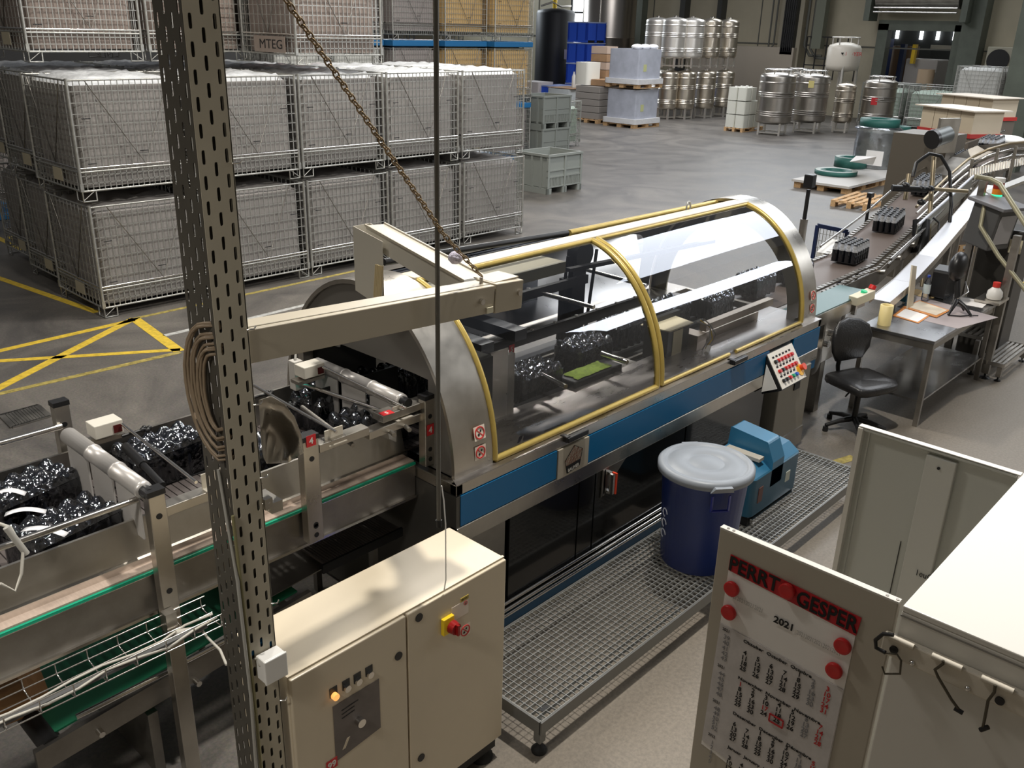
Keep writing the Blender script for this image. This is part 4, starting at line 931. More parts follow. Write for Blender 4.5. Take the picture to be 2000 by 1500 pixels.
# cable coil
mb=MB(); c=V(1.35,2.45,2.33)
rc=random.Random(9)
CO=thing('cable_coil','coil of brown grey cable looped round the slotted post','cable coil',(1.30,2.5,2.3))
for k in range(10):
    pts=[]; ry=.055+.0135*k; x_=1.300-.002*(k%3)-.004*rc.random()
    for i in range(17):
        a=-.62*PI+1.24*PI*i/16; pts.append(V(x_+.03*(1-math.cos(a))*.2+ (.035 if abs(a)>1.5 else 0),max(2.472,2.475+ry*math.cos(a)+.004*rc.random()),2.39+(.13+.012*k)*math.sin(a)+.01*math.sin(k*2)))
    MB().tube(pts,.0055,6).build('cable_loop',mat('cable_brown',(.24,.18,.12),.5),CO)
# cables running down the post
for px0,pts,l,m_ in ((0,[(1.30,2.44,.2),(1.29,2.44,.8),(1.305,2.45,1.2),(1.30,2.45,1.7),(1.31,2.52,2.1)],'grey cable running down the shaded face of the slotted post',CABLE),(0,[(1.318,2.452,.0),(1.316,2.450,.6),(1.32,2.452,1.2),(1.31,2.455,1.95)],'thin olive cable strapped along the corner of the slotted post',mat('olive_cable',(.22,.2,.1),.5))):
    tag(MB().tube(pts,.006,6).build('post_cable',m_),l,'cable')
# white junction box
JB=thing('junction_box','small white plastic junction box screwed on the slotted post','junction box',(1.42,2.41,1.25))
p=PY(532,1300,2.42)
MB().box(p.x-.045,p.x+.045,2.40,2.455,p.z-.05,p.z+.05).build('box',WHITEP,JB,bevel=.005); MB().box(p.x-.047,p.x+.047,2.392,2.402,p.z-.052,p.z+.052).build('cover',WHITEP,JB,bevel=.004)
pc=thing('pale_cable','pale cable looping from the wire tray to the white junction box','cable',(1.5,3,1))
MB().tube([(q.x+.1,3.28,q.z-.06),PY(405,1245,3.2),PY(430,1270,2.9),PY(442,1298,2.7),PY(470,1300,2.55),PY(505,1285,2.44),(p.x-.045,2.43,p.z+.02)],.006,6).build('cable',CBW,pc)
# curved chute guard beside the post
CG=thing('chute_guard','curved bare steel chute guard fixed beside the slotted post','guard',(1.6,2.6,1.8))
vs=[];fs=[]
Ag=[PY(505,795,2.62),PY(520,905,2.62)]
n=12
for i in range(n+1):
    a=PI*(.06+.88*i/n); 
    for j in range(6):
        t=j/5; c=Ag[0].lerp(Ag[1],t); r=.115+.035*t
        vs.append((c.x+.06+.10*math.sin(a)*(1),c.y-.0-.02*math.cos(a)*1-.05*t,c.z-r*math.cos(a)*.0-.0+.0))
vs=[];fs=[]
ctr=[(500,850),(588,840)]
prof=[(506,782),(530,774),(556,790),(575,815),(588,850),(592,885)]
bot=[(510,850),(525,845),(540,852),(552,870),(560,890),(563,903)]
low=[(512,880),(516,895),(522,905),(530,905),(545,904),(562,903)]
for i,(u_,v_,w_) in enumerate(zip(prof,bot,low)):
    a=PY(*u_,2.44); b=PY(*v_,2.60); c=PY(*w_,2.50)
    for t in (0,.33,.66,1): vs.append(a.lerp(b,t))
    vs.append(c)
for i in range(5):
    for j in range(4): a=i*5+j; fs.append((a,a+1,a+6,a+5))
o=MB().add(vs,fs,True).build('curved_sheet',STEEL,CG); m_=o.modifiers.new('s','SOLIDIFY'); m_.thickness=.002
MB().box(1.455,1.50,2.45,2.56,1.90,1.94).build('clamp',STEEL,CG)
# ---------------- jib arm ----------------
J=thing('jib_arm','cream box section swing arm carried by the slotted post over the machine','swing arm',(1.43,2.5,2.5))
def duct(a,b,w,h,name,lip=True,m=BEAMC):
    o=MB().bar(a,b,w,h).build(name,m,J,bevel=.003); return o
A=V(1.43,2.53,2.515); B=V(2.58,2.535,2.45)
o=duct(A,B,.115,.115,'first_beam'); 
a2=A+V(0,-.03,.0575);b2=B+V(0,-.03,.0575); MB().bar(a2,b2,.006,.004).build('seam',mat('seam_dark',(.2,.18,.13),.5),o)
e=duct(V(2.585,2.535,2.45),V(2.75,2.535,2.44),.122,.125,'joint_box')
for px,py in ((942,590),(1015,572)): p=PY(px,py,2.468); MB().cyl((p.x,2.474,p.z),(p.x,2.462,p.z),.012,n=10).build('bolt',CHROME,e)
p=PY(958,606,2.468); MB().box(p.x-.018,p.x+.018,2.468,2.474,p.z-.012,p.z+.012).build('rating_label',mat('label_pale',(.7,.66,.5),.5),e)
MB().box(2.60,2.75,2.50,2.62,2.507,2.513).build('cover_plate',BEAMC,e); MB().cyl((2.585,2.60,2.49),(2.585,2.60,2.50),.045,n=20).build('cable_port',mat('port_dark',(.06,.055,.04),.6),e)
C=V(2.62,2.60,2.44);D=V(3.02,3.80,2.44)
duct(C,D,.105,.10,'second_beam',m=mat('beam_pale',(.50,.47,.40),.35))
dd=(D-C).normalized(); nn=V(-dd.y,dd.x,0)
for s in (-1,1): MB().bar(C+nn*.056*s+V(0,0,.052),D+nn*.056*s+V(0,0,.052),.008,.012).build('beam_lip',BEAMC,J)
# hanging end box: U channel seen from the side
eb=MB(); p0=D+V(.0,-.05,0)
pl=[PY(690,440,3.9),PY(747,470,3.9-.28),PY(747,560,3.62),PY(722,663,3.62),PY(690,640,3.9)]
lft=P(690,442,2.47);rgt=P(747,472,2.47); zb=2.05
u=(rgt-lft); 
zbm=2.11
eb.prism([lft,rgt,V(rgt.x,rgt.y,zbm),V(lft.x,lft.y,zbm)],(.004,.003,0)); eb.prism([lft+V(.12,.01,0),rgt+V(.12,.02,0),V(rgt.x+.12,rgt.y+.02,2.36),V(lft.x+.12,lft.y+.01,2.36)],(.004,.003,0)); eb.prism([lft,lft+V(.12,.01,0),V(lft.x+.12,lft.y+.01,2.3),V(lft.x,lft.y,zbm)],(0,.004,0))
eb.build('end_box',mat('beam_pale',(.5,.5,.5)),J)
tp=MB()
for k in range(5): p=PX(722+5*k-2*(k>2),498,rgt.x-.02) ; tp.tube([rgt+V(-.02+.0*k,.03-.012*k,-.12),rgt+V(-.03,.04-.012*k,-.28),rgt+V(-.02,.05-.012*k,-.42)],.007,6)
tp.build('tape_wrap',mat('amber_tape',(.55,.45,.26),.35),J)
MB().box(rgt.x-.04,rgt.x+.05,rgt.y-.04,rgt.y+.05,2.09,2.12).build('end_bracket',mat('bracket_brown',(.3,.2,.12),.6),J)
MB().cyl((2.56,2.535,2.507),(2.56,2.535,2.535),.008,n=8).build('eye_bolt',STEELD,J)
# chain
CHN=thing('chain','rusty steel chain slanting from above down to the joint of the swing arm','chain',(2.56,2.535,2.53))
a=V(2.56,2.535,2.54); top=PY(555,-15,1.95); 
mid=PY(868,460,2.42); pts=[a.lerp(mid,t/6) for t in range(6)]; far=PY(545,-20,2.2)
def chain(p,q,m,par,n,r=.0028,L=.022,W=.009):
    d=(q-p)/n; dn=d.normalized(); u=dn.cross(V(0,1,0)).normalized(); v=dn.cross(u); mb=MB(); L=d.length*.72
    for k in range(n):
        c=p+d*(k+.5); s=u if k%2 else v
        pts=[c+dn*(L*math.cos(t))+s*(W*math.sin(t)) for t in [2*PI*i/10 for i in range(10)]]; mb.tube(pts,r,5,True)
    return mb.build('chain_links',m,par)
RUST=mat('rusty_chain',(.28,.20,.11),.5,.6,noise=.3,scale=40)
chain(a,mid,RUST,CHN,8); chain(mid,far,RUST,CHN,46)
c2=PY(845,440,2.43)
tag(MB().ball(tuple(PY(890,503,2.60)),.028,8,(1.3,1,1)).build('rag_knot',mat('lilac_rag',(.55,.52,.62),.8,bump=1,bscale=60)),'pale knotted rag tied round the chain above the swing arm','rag')
# hanging rod
HR=thing('hanging_rod','thin dark steel tube hanging vertically in front of the machine hood','rod',(2.35,2.50,1.3))
p=PY(857,1020,2.44); zb=p.z
MB().cyl((p.x,2.44,zb),(p.x,2.44,4.3),.0095,n=10).build('tube',mat('rod_grey',(.14,.135,.12),.45,.4),HR); MB().cyl((p.x,2.44,zb-.02),(p.x,2.44,zb+.01),.014,n=10).build('clamp_ring',BLACKM,HR)
MB().tube([(p.x+.012,2.435,zb+.17),(p.x+.02,2.43,zb+.1),(p.x+.03,2.43,zb-.02),(p.x+.035,2.435,1.25),(p.x+.03,2.44,1.2)],.003,5).build('white_cord',WHITEP,HR)


# ---------------- cream electric cabinet ----------------
EC=thing('electrical_cabinet','cream double door electrical cabinet beside the slotted post in the foreground','electrical cabinet',(2.05,2.63,0))
CX0,CX1,CY0,CY1,CZ=1.462,2.655,2.455,2.83,1.185
MB().box(CX0,CX1,CY0,CY1,.12,CZ).build('body',CREAM,EC,bevel=.006)
d1=MB().box(CX0+.003,2.036,2.437,2.457,.13,CZ-.006).build('door',CREAM,EC,bevel=.005); d2=MB().box(2.046,CX1-.003,2.437,2.457,.13,CZ-.006).build('door',CREAM,EC,bevel=.005)
MB().box(CX0+.02,CX1-.02,CY0+.01,CY1-.01,.05,.12).build('plinth',BLACKM,EC)
MB().box(CX0,CX1,CY0-.002,CY0+.012,CZ-.002,CZ+.003).build('rain_lip',CREAM,EC)
for x in (1.55,2.57): MB().lathe([(.06,0),(.06,.02),(.03,.05),(.03,.06)],(x,2.50,0),16).build('foot',RUBBER,EC)
yd=2.437
def ring(par,name,x,z,r,m,d=.01,n=18,r2=None): return MB().cyl((x,yd,z),(x,yd-d,z),r,r2,n).build(name,m,par)
for x,z in ((2.108,1.135),(2.108,.36),(1.99,1.0)):
    o=ring(d2 if x>2.04 else d1,'lock',x,z,.020,BLACK,.004)
for i,x in enumerate((1.653,1.715,1.772,1.832)):
    z=1.003; MB().box(x-.018,x+.018,yd-.003,yd,z-.01,z+.035).build('switch_plate',BLACK,d1)
    if i==0: ring(d1,'orange_lamp',x,z-.004,.015,mat('lamp_amber',(1,.45,.12),.3,emit=.9),.022)
    else:
        o=ring(d1,'selector',x,z-.004,.0155,CHROME,.016); MB().box(x-.006,x+.006,yd-.03,yd-.014,z-.020,z+.012).build('selector_knob',BLACK if i!=2 else STEELD,o)
MB().prism([(1.645,yd-.002,.945),(1.882,yd-.002,.945),(1.882,yd-.002,.685),(1.645,yd-.002,.66)],(0,.001,0)).build('grey_plate',mat('grey_plate',(.16,.14,.13),.5,.2,noise=.15,scale=9),d1)
o=ring(d1,'lock_cylinder',1.765,.80,.020,CHROME,.03); 
MB().box(1.755,1.775,yd-.045,yd-.03,.775,.80).build('latch_tongue',STEELD,o)
MB().prism([(1.68,yd-.003,.70),(1.695,yd-.003,.70),(1.72,yd-.003,.745),(1.705,yd-.003,.745)],(0,.001,0)).build('scratch_mark',CREAM,d1)
for k in range(3): MB().bar((1.685,yd-.003,.90-.02*k),(1.75+.02*(k==0),yd-.003,.905-.02*k),.001,.004).build('plate_mark',INK,d1)
sign(d1,'99',(1.624,yd-.002,.662),(1,0,0),(0,0,1),.055,.05,ts=.042)
yb=MB().box(2.235,2.30,yd-.02,yd,.975,1.06).build('switch_base',mat('switch_yellow',(.85,.6,.02),.35),d2,bevel=.003)
MB().cyl((2.285,yd-.02,1.005),(2.285,yd-.05,1.005),.032,.028,20).build('main_switch',mat('switch_red',(.30,.01,.01),.3),d2)
MB().box(2.279,2.291,yd-.065,yd-.05,.978,1.032).build('switch_grip',mat('switch_red',(.3,.0,.0)),d2)
st=MB().box(2.30,2.405,yd-.0015,yd,1.01,1.085).build('warning_label',mat('label_cream',(.72,.64,.55),.5),d2)
MB().box(2.30,2.405,yd-.002,yd,1.04,1.053).build('red_stripe',mat('stripe_red',(.5,.12,.10),.5),st); MB().box(2.355,2.405,yd-.002,yd,1.088,1.108).build('volt_tag',mat('tag_mustard',(.55,.42,.08),.5),d2)
q=MB(); textgeo(q,'380 VOLT',.013,plane_m((2.358,yd-.003,1.093),(1,0,0),(0,0,1)),sx=.8); q.build('lettering',INK,d2)
MB().prism([(2.303,yd-.003,1.058),(2.325,yd-.003,1.058),(2.314,yd-.003,1.08)],(0,.001,0)).build('warning_triangle',mat('tri_yellow',(.7,.5,.05),.5),st)
for k in range(2): MB().box(2.31,2.39,yd-.0025,yd,1.022-.008*k,1.025-.008*k).build('text_line',INKG,st)
nosticker((2.335,yd-.052,.975),(1,0,0),(0,0,1),.026,EC,back=True)
nosticker((2.385,yd-.0025,1.072),(1,0,0),(0,0,1),.010,EC,back=False)
# blue coiled hose beside it
BH=thing('coiled_air_hose','bright blue coiled air hose hanging beside the cream cabinet','air hose',(2.75,2.75,.6))
pts=[]
for i in range(520):
    t=i/519; a=t*2*PI*15; r=.055+.008*math.sin(t*9); pts.append((2.79+.01*math.sin(t*7)+r*math.cos(a),2.86-.10*t+.01*math.sin(t*5)+r*math.sin(a)*.8,.84-.46*t+.012*math.cos(a*1.3)))
MB().tube(pts,.0042,5).build('coil',mat('hose_blue',(.01,.03,.55),.25),BH)
MB().tube([(2.80,2.86,.84),(2.83,2.95,.9),(2.9,3.08,.86),(3.0,3.12,.8)],.0045,5).build('hose_end',mat('hose_blue',(.01,.03,.55)),BH)
# ---------------- white cabinet with open doors ----------------
WC=thing('white_cabinet','large white steel cabinet top at the lower right with both doors open','cabinet',(2.93,.4,0))
WX0,WX1,WY,WZ=2.345,3.53,.62,2.0
mb=MB(); mb.box(WX0,WX1,-.1,WY,WZ-.02,WZ); mb.box(WX0,WX0+.02,-.1,WY,.05,WZ-.02); mb.box(WX1-.02,WX1,-.1,WY,.05,WZ-.02); mb.box(WX0,WX1,-.12,-.1,.05,WZ); mb.box(WX0,WX1,-.1,WY,.05,.1)
mb.build('body',WHITE,WC,bevel=.004)
mb=MB(); mb.box(WX0-.002,WX0,-.1,WY,WZ-.035,WZ-.03); mb.build('top_seam',mat('seam_grey',(.25,.24,.22),.5),WC)
d1=MB().box(WX0,WX0+.025,WY+.012,1.214,.08,WZ).build('door',mat('door_beige_white',(.44,.40,.33),.4),WC,bevel=.004)
MB().box(WX0+.001,WX0+.024,WY+.012,1.214,WZ-.004,WZ+.003).build('door_top_edge',WHITE,d1)
for y in (1.19,1.17,.67,.64): MB().cyl((WX0+.012,y,WZ+.001),(WX0+.012,y,WZ+.005),.005,n=10).build('plug_hole',STEELD,d1)
DM=mat('door_inside',(.50,.51,.47),.4)
d2=MB(); d2.box(3.50,3.505,WY+.012,1.225,.08,WZ); d2.box(3.475,3.505,WY+.012,1.225,WZ-.012,WZ); d2=d2.build('door',DM,WC)
MB().box(3.475,3.505,WY,1.235,WZ-.002,WZ+.004).build('door_top_edge',WHITE,d2)
MB().box(3.47,3.51,1.215,1.235,.08,WZ-.004).build('door_lip',WHITE,d2); MB().box(3.49,3.50,1.19,1.197,.08,WZ-.01).build('door_rib',DM,d2)
MB().box(3.475,3.50,.84,.955,.08,WZ-.03).build('stiffener',mat('stiffener_pale',(.57,.57,.53),.4),d2,bevel=.004)
MB().cyl((3.47,.90,1.93),(3.476,.90,1.93),.006,n=10).build('hole',BLACK,d2)
q=MB(); textgeo(q,'1euG.',.04,plane_m((3.472,.90,1.44),(0,-1,0),(0,0,1)),sx=.8); q.build('handwriting',INK,d2)
MB().box(3.497,3.4995,.985,.988,1.2,1.55).build('slot_line',BLACK,d2)
# hook rail
HKR=thing('hook_rail','cream coat rail with dark hooks on the side of the white cabinet','hook rail',(2.33,.45,1.87))
RM=mat('rail_cream',(.62,.57,.48),.5)
mb=MB(); mb.box(2.318,2.343,.05,.648,1.838,1.905); mb.build('rail',RM,HKR,bevel=.005)
for k in range(5): MB().tube([(2.315,.64-.13*k,1.905),(2.315,.56-.13*k,1.905)],.009,8).build('hinge_barrel',RM,HKR)
for y,z in ((.61,1.868),(.325,1.86)): MB().cyl((2.318,y,z),(2.312,y,z),.012,n=16).build('rail_plug',BLACK,HKR)
for y in (.555,.405,.20): MB().ball((2.316,y,1.852),.009,8).build('screw',CHROME,HKR)
HK=mat('hook_bronze',(.10,.09,.07),.35,.7)
def hook(pts,label):
    t=thing('coat_hook',label,'hook',pts[0]); MB().tube(pts,.0042,8).build('wire',HK,t); a,b=Vector(pts[-2]),Vector(pts[-1]); MB().tube([a.lerp(b,-.4),b],.0068,8).build('tip',BLACK,t); return t
xh=2.31
def hp(px,py,x=2.30): p=PX(px,py,x); return (p.x,p.y,p.z)
t=thing('coat_hook','open ring hook hanging off the left end of the rail','hook',hp(1745,1238))
MB().tube([hp(1745,1240),hp(1725,1238),hp(1710,1250),hp(1711,1265),hp(1730,1275)],.006,8).build('tip',BLACK,t)
MB().tube([hp(1730,1275),hp(1752,1278),hp(1760,1290),hp(1758,1316),hp(1728,1316),hp(1723,1302)],.0032,8).build('wire',HK,t)
hook([hp(1842,1290),hp(1842,1296),hp(1826,1308),hp(1832,1322),hp(1858,1366),hp(1876,1390),hp(1864,1383)],'straight dropped hook in the middle of the cream rail')
hook([hp(1944,1338),hp(1942,1352),hp(1930,1368),hp(1924,1400),hp(1919,1424),hp(1930,1420)],'dropped hook toward the right end of the cream rail')
# calendar
CAL=thing('wall_calendar','four month 2021 wall calendar held by magnets on the open cabinet door','calendar',(2.34,.95,1.6))
xc=2.3425
cal=MB().prism([(xc,1.163,1.875),(xc,.730,1.838),(xc,.732,1.30),(xc,.735,1.05),(xc,1.178,1.125),(xc,1.170,1.5)],(.001,0,0)).build('backing_sheet',PAPER,CAL)
GP=mat('calendar_grey_paper',(.62,.59,.58),.7,noise=.12,scale=14)
MB().prism([(xc-.003,1.166,1.655),(xc-.003,.732,1.635),(xc-.003,.736,1.06),(xc-.003,1.176,1.145)],(.002,0,0)).build('month_block',GP,CAL)
rd=MB().prism([(xc-.002,1.162,1.925),(xc-.002,.722,1.905),(xc-.002,.728,1.838),(xc-.002,1.163,1.865)],(.002,0,0)).build('red_band',mat('band_red',(.50,.012,.02),.5),CAL)
XD=Vector((0,-1,0)); YDt=Vector((0,.015,1))
def cal_text(mb,s,y,z,size,al='LEFT',sx=1,bold=0,x=xc-.0045,sl=-.03): textgeo(mb,s,size,plane_m((x,y,z),(0,-1,sl),YDt),al,bold,sx)
q=MB(); cal_text(q,'PERRT',1.164,1.870,.074,sx=.86,bold=.0016); cal_text(q,'GESPER',.925,1.855,.074,sx=.80,bold=.0016); q.build('band_lettering',INK,CAL)
q=MB(); cal_text(q,'2021',.985,1.757,.034,sx=1.05,bold=.001); q.build('year_lettering',INK,CAL)
q=MB(); cal_text(q,'2021202120212021',1.150,1.772,.022,sx=.72); cal_text(q,'20212021202120212021',.905,1.752,.022,sx=.66); q.build('pale_year_strip',mat('ink_pale',(.45,.43,.41),.7),CAL)
days=[('Oktober  October  Octobre','39',4,31,[39,40,41,42,43]),('November  November  Novembre','44',0,30,[44,45,46,47,48]),('Dezember  December  Décembre','48',2,31,[48,49,50,51,52]),('Januar  January  Janvier','52',5,31,[1,2,3,4,5])]
black=MB(); red=MB(); grey=MB()
for b,(nm,_,st_,nd,wk) in enumerate(days):
    zt=1.640-.150*b
    cal_text(black,nm,1.075,zt-.012,.0165,sx=1.25,bold=.0003)
    cal_text(black,'2021' if b<3 else '2022',1.155,zt-.005,.016,sx=.9)
    for d in range(1,nd+1):
        w_=(st_+d-1)%7; r=(st_+d-1)//7
        if r>4 and b!=3: pass
        y=1.075-.0475*w_; z=zt-.036-.0215*r
        mbx=red if w_==6 or (b==1 and d in(1,17)) else grey if w_==5 else black
        cal_text(mbx,str(d),y-.012,z,.0245,'CENTER',sx=.98,bold=.0004)
    for k,wn in enumerate(wk): cal_text(grey,str(wn),1.135,zt-.036-.0215*k,.024,'CENTER')
black.build('black_numerals',INK,CAL); red.build('red_numerals',INKR,CAL); grey.build('grey_numerals',INKG,CAL)
z0=1.640-.15-.036-.0215*3+.008 ; yc=1.075-.0475*3-.012
q=MB(); c=[V(xc-.008,yc+.024,z0+.016),V(xc-.008,yc-.024,z0+.0145),V(xc-.008,yc-.024,z0-.0145),V(xc-.008,yc+.024,z0-.013)]
for i in range(4): q.bar(c[i],c[(i+1)%4],.003,.005)
q.build('date_slider',REDS,CAL)
for i,(y,z,wh) in enumerate(((1.138,1.808,'upper left'),(1.137,1.716,'lower left'),(.954,1.890,'top middle'),(.757,1.790,'upper right'),(.768,1.693,'lower right'))):
    t=thing('magnet','round red magnet at the %s of the calendar'%wh,'magnet',(xc-.003,y,z),0,'red calendar magnets')
    M=plane_m((xc-.005,y,z),(0,-1,0),(0,0,1)); MB().lathe([(.0255,0),(.0265,.004),(.0262,.012),(.024,.0145),(.018,.0135),(.0,.013)],n=28,M=M).build('disc',RED,t)
# note on the white top
tag(MB().box(3.02,3.14,.10,.20,2.0,2.0015).build('paper_note',mat('note_yellow',(.80,.78,.6),.7)),'pale yellow paper note lying on the white cabinet top','note')
# ---------------- steel work table ----------------
TB=thing('work_table','stainless steel work table with lower shelf right of the machine','table',(9.4,2.8,0))
TX0,TX1,TY0,TY1,TZ=8.49,10.35,2.47,3.17,.88
mb=MB(); mb.box(TX0,TX1,TY0,TY1,TZ-.035,TZ); mb.build('top',mat('table_steel',(.42,.42,.43),.3,1,noise=.2,scale=2,rn=.08),TB,bevel=.005)
for x in (TX0+.03,TX1-.03):
    for y in (TY0+.03,TY1-.03): MB().box(x-.022,x+.022,y-.022,y+.022,0,TZ-.035).build('leg',STEELD,TB)
MB().box(TX0+.02,TX1-.02,TY0+.02,TY1-.02,.25,.27).build('shelf',mat('shelf_steel',(.5,.5,.5),.22,1,noise=.2,scale=2,rn=.1),TB)
for y in (TY0+.03,TY1-.03): MB().box(TX0+.03,TX1-.03,y-.015,y+.015,TZ-.10,TZ-.035).build('apron_rail',STEELD,TB)
MB().box(TX1-.05,TX1-.01,TY0+.03,TY1-.03,TZ-.1,TZ-.035).build('apron_rail',STEELD,TB); MB().box(TX0+.01,TX0+.05,TY0+.03,TY1-.03,TZ-.1,TZ-.035).build('apron_rail',STEELD,TB)
def onT(px,py): return P(px,py,TZ+.001)
p=onT(1726,634); r=thing('tape_roll','cream yellow upright roll on the near left corner of the steel table','roll',p)
MB().lathe([(.062,0),(.062,.20),(.052,.203),(.048,.18),(.045,.02)],p,24).build('roll',mat('roll_yellow',(.72,.60,.28),.5),r)
def sheet(pts,m,label,cat,name,z=0,th=.003):
    q=[onT(*a)+V(0,0,z) for a in pts]; return tag(MB().prism(q,(0,0,th)).build(name,m),label,cat)
ORG=mat('orange_board',(.62,.24,.05),.5)
sheet([(1790,578),(1950,620),(1870,642),(1778,620)],mat('pinkish_sheet',(.36,.31,.31),.6),'wide pale grey brown sheet under the papers on the steel table','sheet','desk_sheet',0,.001)
sheet([(1743,617),(1765,598),(1818,616),(1794,632)],ORG,'orange clipboard at the front left of the steel table','clipboard','clipboard',.002)
sheet([(1750,617),(1768,604),(1812,617),(1792,630)],PAPER,'white form on the front left orange clipboard','paper','paper_sheet',.006,.001)
sheet([(1765,602),(1795,588),(1855,608),(1829,622)],ORG,'orange clipboard behind the front one on the steel table','clipboard','clipboard',.008)
sheet([(1770,601),(1796,590),(1850,608),(1828,618)],mat('cream_form',(.68,.60,.48),.7),'cream form on the rear orange clipboard','paper','paper_sheet',.012,.001)
sheet([(1862,578),(1932,590),(1918,602),(1876,594)],PAPER,'white paper sheet at the far right of the steel table','paper','paper_sheet',.002,.001)
p=onT(1762,585); s_=thing('blue_dispenser','dark blue plastic box with sloping lid under the chute end on the table','box',p)
MB().prism([(p.x-.09,p.y-.07,TZ+.001),(p.x+.10,p.y-.07,TZ+.001),(p.x+.10,p.y-.07,TZ+.06),(p.x+.04,p.y-.07,TZ+.10),(p.x-.09,p.y-.07,TZ+.07)],(0,.13,0)).build('body',mat('dispenser_blue',(.015,.10,.16),.4),s_,bevel=.008); MB().box(p.x+.0,p.x+.08,p.y-.075,p.y-.07,TZ+.04,TZ+.055).build('slot',WHITEP,s_)
p=onT(1805,588); b=thing('water_bottle','clear plastic water bottle with pale label standing on the steel table','bottle',p)
MB().lathe([(.034,0),(.037,.02),(.037,.08),(.034,.09),(.037,.10),(.037,.20),(.015,.25),(.014,.265)],p,16,cap=False).build('body',film_mat('bottle_clear',gl=1.5,base=.12,bump=.3,sc=30),b)
MB().lathe([(.0375,.09),(.0375,.19)],p,16,cap=False).build('label',mat('label_pale_blue',(.5,.58,.6),.5),b); MB().cyl(p+V(0,0,.262),p+V(0,0,.285),.016,n=12).build('cap',mat('cap_blue',(.02,.05,.3),.4),b)
sheet([(1772,572),(1790,565),(1835,578),(1815,585)],mat('kraft_sheet',(.5,.36,.18),.7),'brown cardboard sheet lying behind the water bottle','cardboard sheet','card_sheet',.002)
# black stand
p=onT(1866,612); t=thing('desk_stand','black desk stand with round head and three splayed legs on the steel table','stand',p)
hd=p+V(.12,.10,.42)
MB().tube([p+V(.04,.02,.12),p+V(.06,.05,.25),hd],.03,8).build('stem',BLACK,t)
MB().ball(tuple(hd+V(0,0,.03)),.155,16,(1,.55,1)).build('round_head',BLACK,t)
for d in ((-.16,.02),(-.02,-.16),(.15,-.03)): MB().tube([p+V(.03,.02,.13),p+V(d[0]*.5,d[1]*.5,.09),p+V(d[0],d[1],.012)],[.026,.02,.012],8).build('leg',BLACK,t)
MB().tube([p+V(-.02,0,.16),p+V(.1,-.05,.22),p+V(.17,.02,.3)],.008,6).build('lever',CHROME,t)
MB().tube([p+V(-.16,.02,.01),p+V(-.1,-.08,.01),p+V(.0,-.14,.012),p+V(.06,-.2,.01)],.006,6).build('cord',BLACK,t)
p=onT(1838,580); t=thing('black_case','black plastic case with rounded back at the rear of the steel table','case',p)
MB().prism([(p.x-.10,p.y-.06,TZ+.002),(p.x+.22,p.y-.06,TZ+.002),(p.x+.22,p.y-.06,TZ+.20),(p.x+.05,p.y-.06,TZ+.34),(p.x-.10,p.y-.06,TZ+.30)],(0,.16,0)).build('body',BLACK,t,bevel=.02)
# ---------------- office chair ----------------
def office_chair(x,y,rz,label,seat_z=.50):
    t=thing('office_chair',label,'office chair',(x,y,0),rz)
    VI=mat('black_vinyl',(.018,.018,.019),.38,bump=.15,bscale=60)
    # seat shape in local coords, backrest at +y
    def cushion(w,d,th,z,name,n=10,tilt=0):
        vs=[];fs=[]; 
        for l,(k,zz) in enumerate(((.93,-th),(1,-th*.6),(1,-th*.2),(.95,0),(.7,.004),(0,-.006))):
            for i in range(28):
                a=2*PI*i/28; c,s=math.cos(a),math.sin(a); e=.42
                vs.append((w/2*k*abs(c)**e*(1 if c>0 else -1),d/2*k*abs(s)**e*(1 if s>0 else -1),z+zz+(.012 if abs(c)>.8 and k>.6 else 0)))
        for l in range(5):
            for i in range(28): fs.append((l*28+i,l*28+(i+1)%28,(l+1)*28+(i+1)%28,(l+1)*28+i))
        fs.append(tuple(range(27,-1,-1)))
        return MB().add(vs,fs,True).build(name,VI,t,True)
    cushion(.54,.52,.08,seat_z+.02,'seat')
    # backrest: standing rounded shell
    mb=MB(); vs=[];fs=[]
    prof=[(-.13,.10),(-.185,.20),(-.20,.32),(-.17,.42),(-.10,.47),(0,.485),(.10,.47),(.17,.42),(.20,.32),(.185,.20),(.13,.10),(0,.08)]
    for dy,k in ((.0,.92),(.012,1),(.04,1),(.055,.92)):
        for (a,b) in prof: vs.append((a*k*1.25,.23+dy+abs(a)*-.35+ (b-.3)*.12,seat_z+.05+.3+(b-.3)*k))
    m=len(prof)
    for l in range(3):
        for i in range(m): fs.append((l*m+i,l*m+(i+1)%m,(l+1)*m+(i+1)%m,(l+1)*m+i))
    fs.append(tuple(range(m-1,-1,-1))); fs.append(tuple(range(3*m,4*m)))
    MB().add(vs,fs,True).build('backrest',VI,t,True)
    mb=MB(); mb.tube([(0,.10,seat_z-.08),(0,.27,seat_z-.07),(0,.30,seat_z+.05),(0,.285,seat_z+.3)],.022,8); mb.build('back_support',BLACKM,t,True)
    MB().cyl((0,0,.10),(0,0,seat_z-.05),.028,n=14).build('column',BLACK,t,True); MB().cyl((0,0,seat_z-.09),(0,0,seat_z-.05),.07,.1,12).build('mechanism',BLACKM,t,True)
    MB().tube([(-.02,-.0,seat_z-.07),(-.2,-.05,seat_z-.08),(-.24,-.06,seat_z-.1)],.008,6).build('lever',BLACK,t,True)
    for k in range(5):
        a=2*PI*k/5+.35; c,s=math.cos(a),math.sin(a)
        l=MB().tube([(0,0,.115),(.14*c,.14*s,.10),(.29*c,.29*s,.06)],[.03,.024,.017],8).build('base_leg',BLACKM,t,True)
        MB().cyl((.285*c,.285*s,.045),(.285*c,.285*s,.0),.024,.026,10).build('glide',RUBBER,l,True)
    return t
office_chair(8.0,2.90,-.35,'black office chair with backrest to the machine standing left of the steel table')
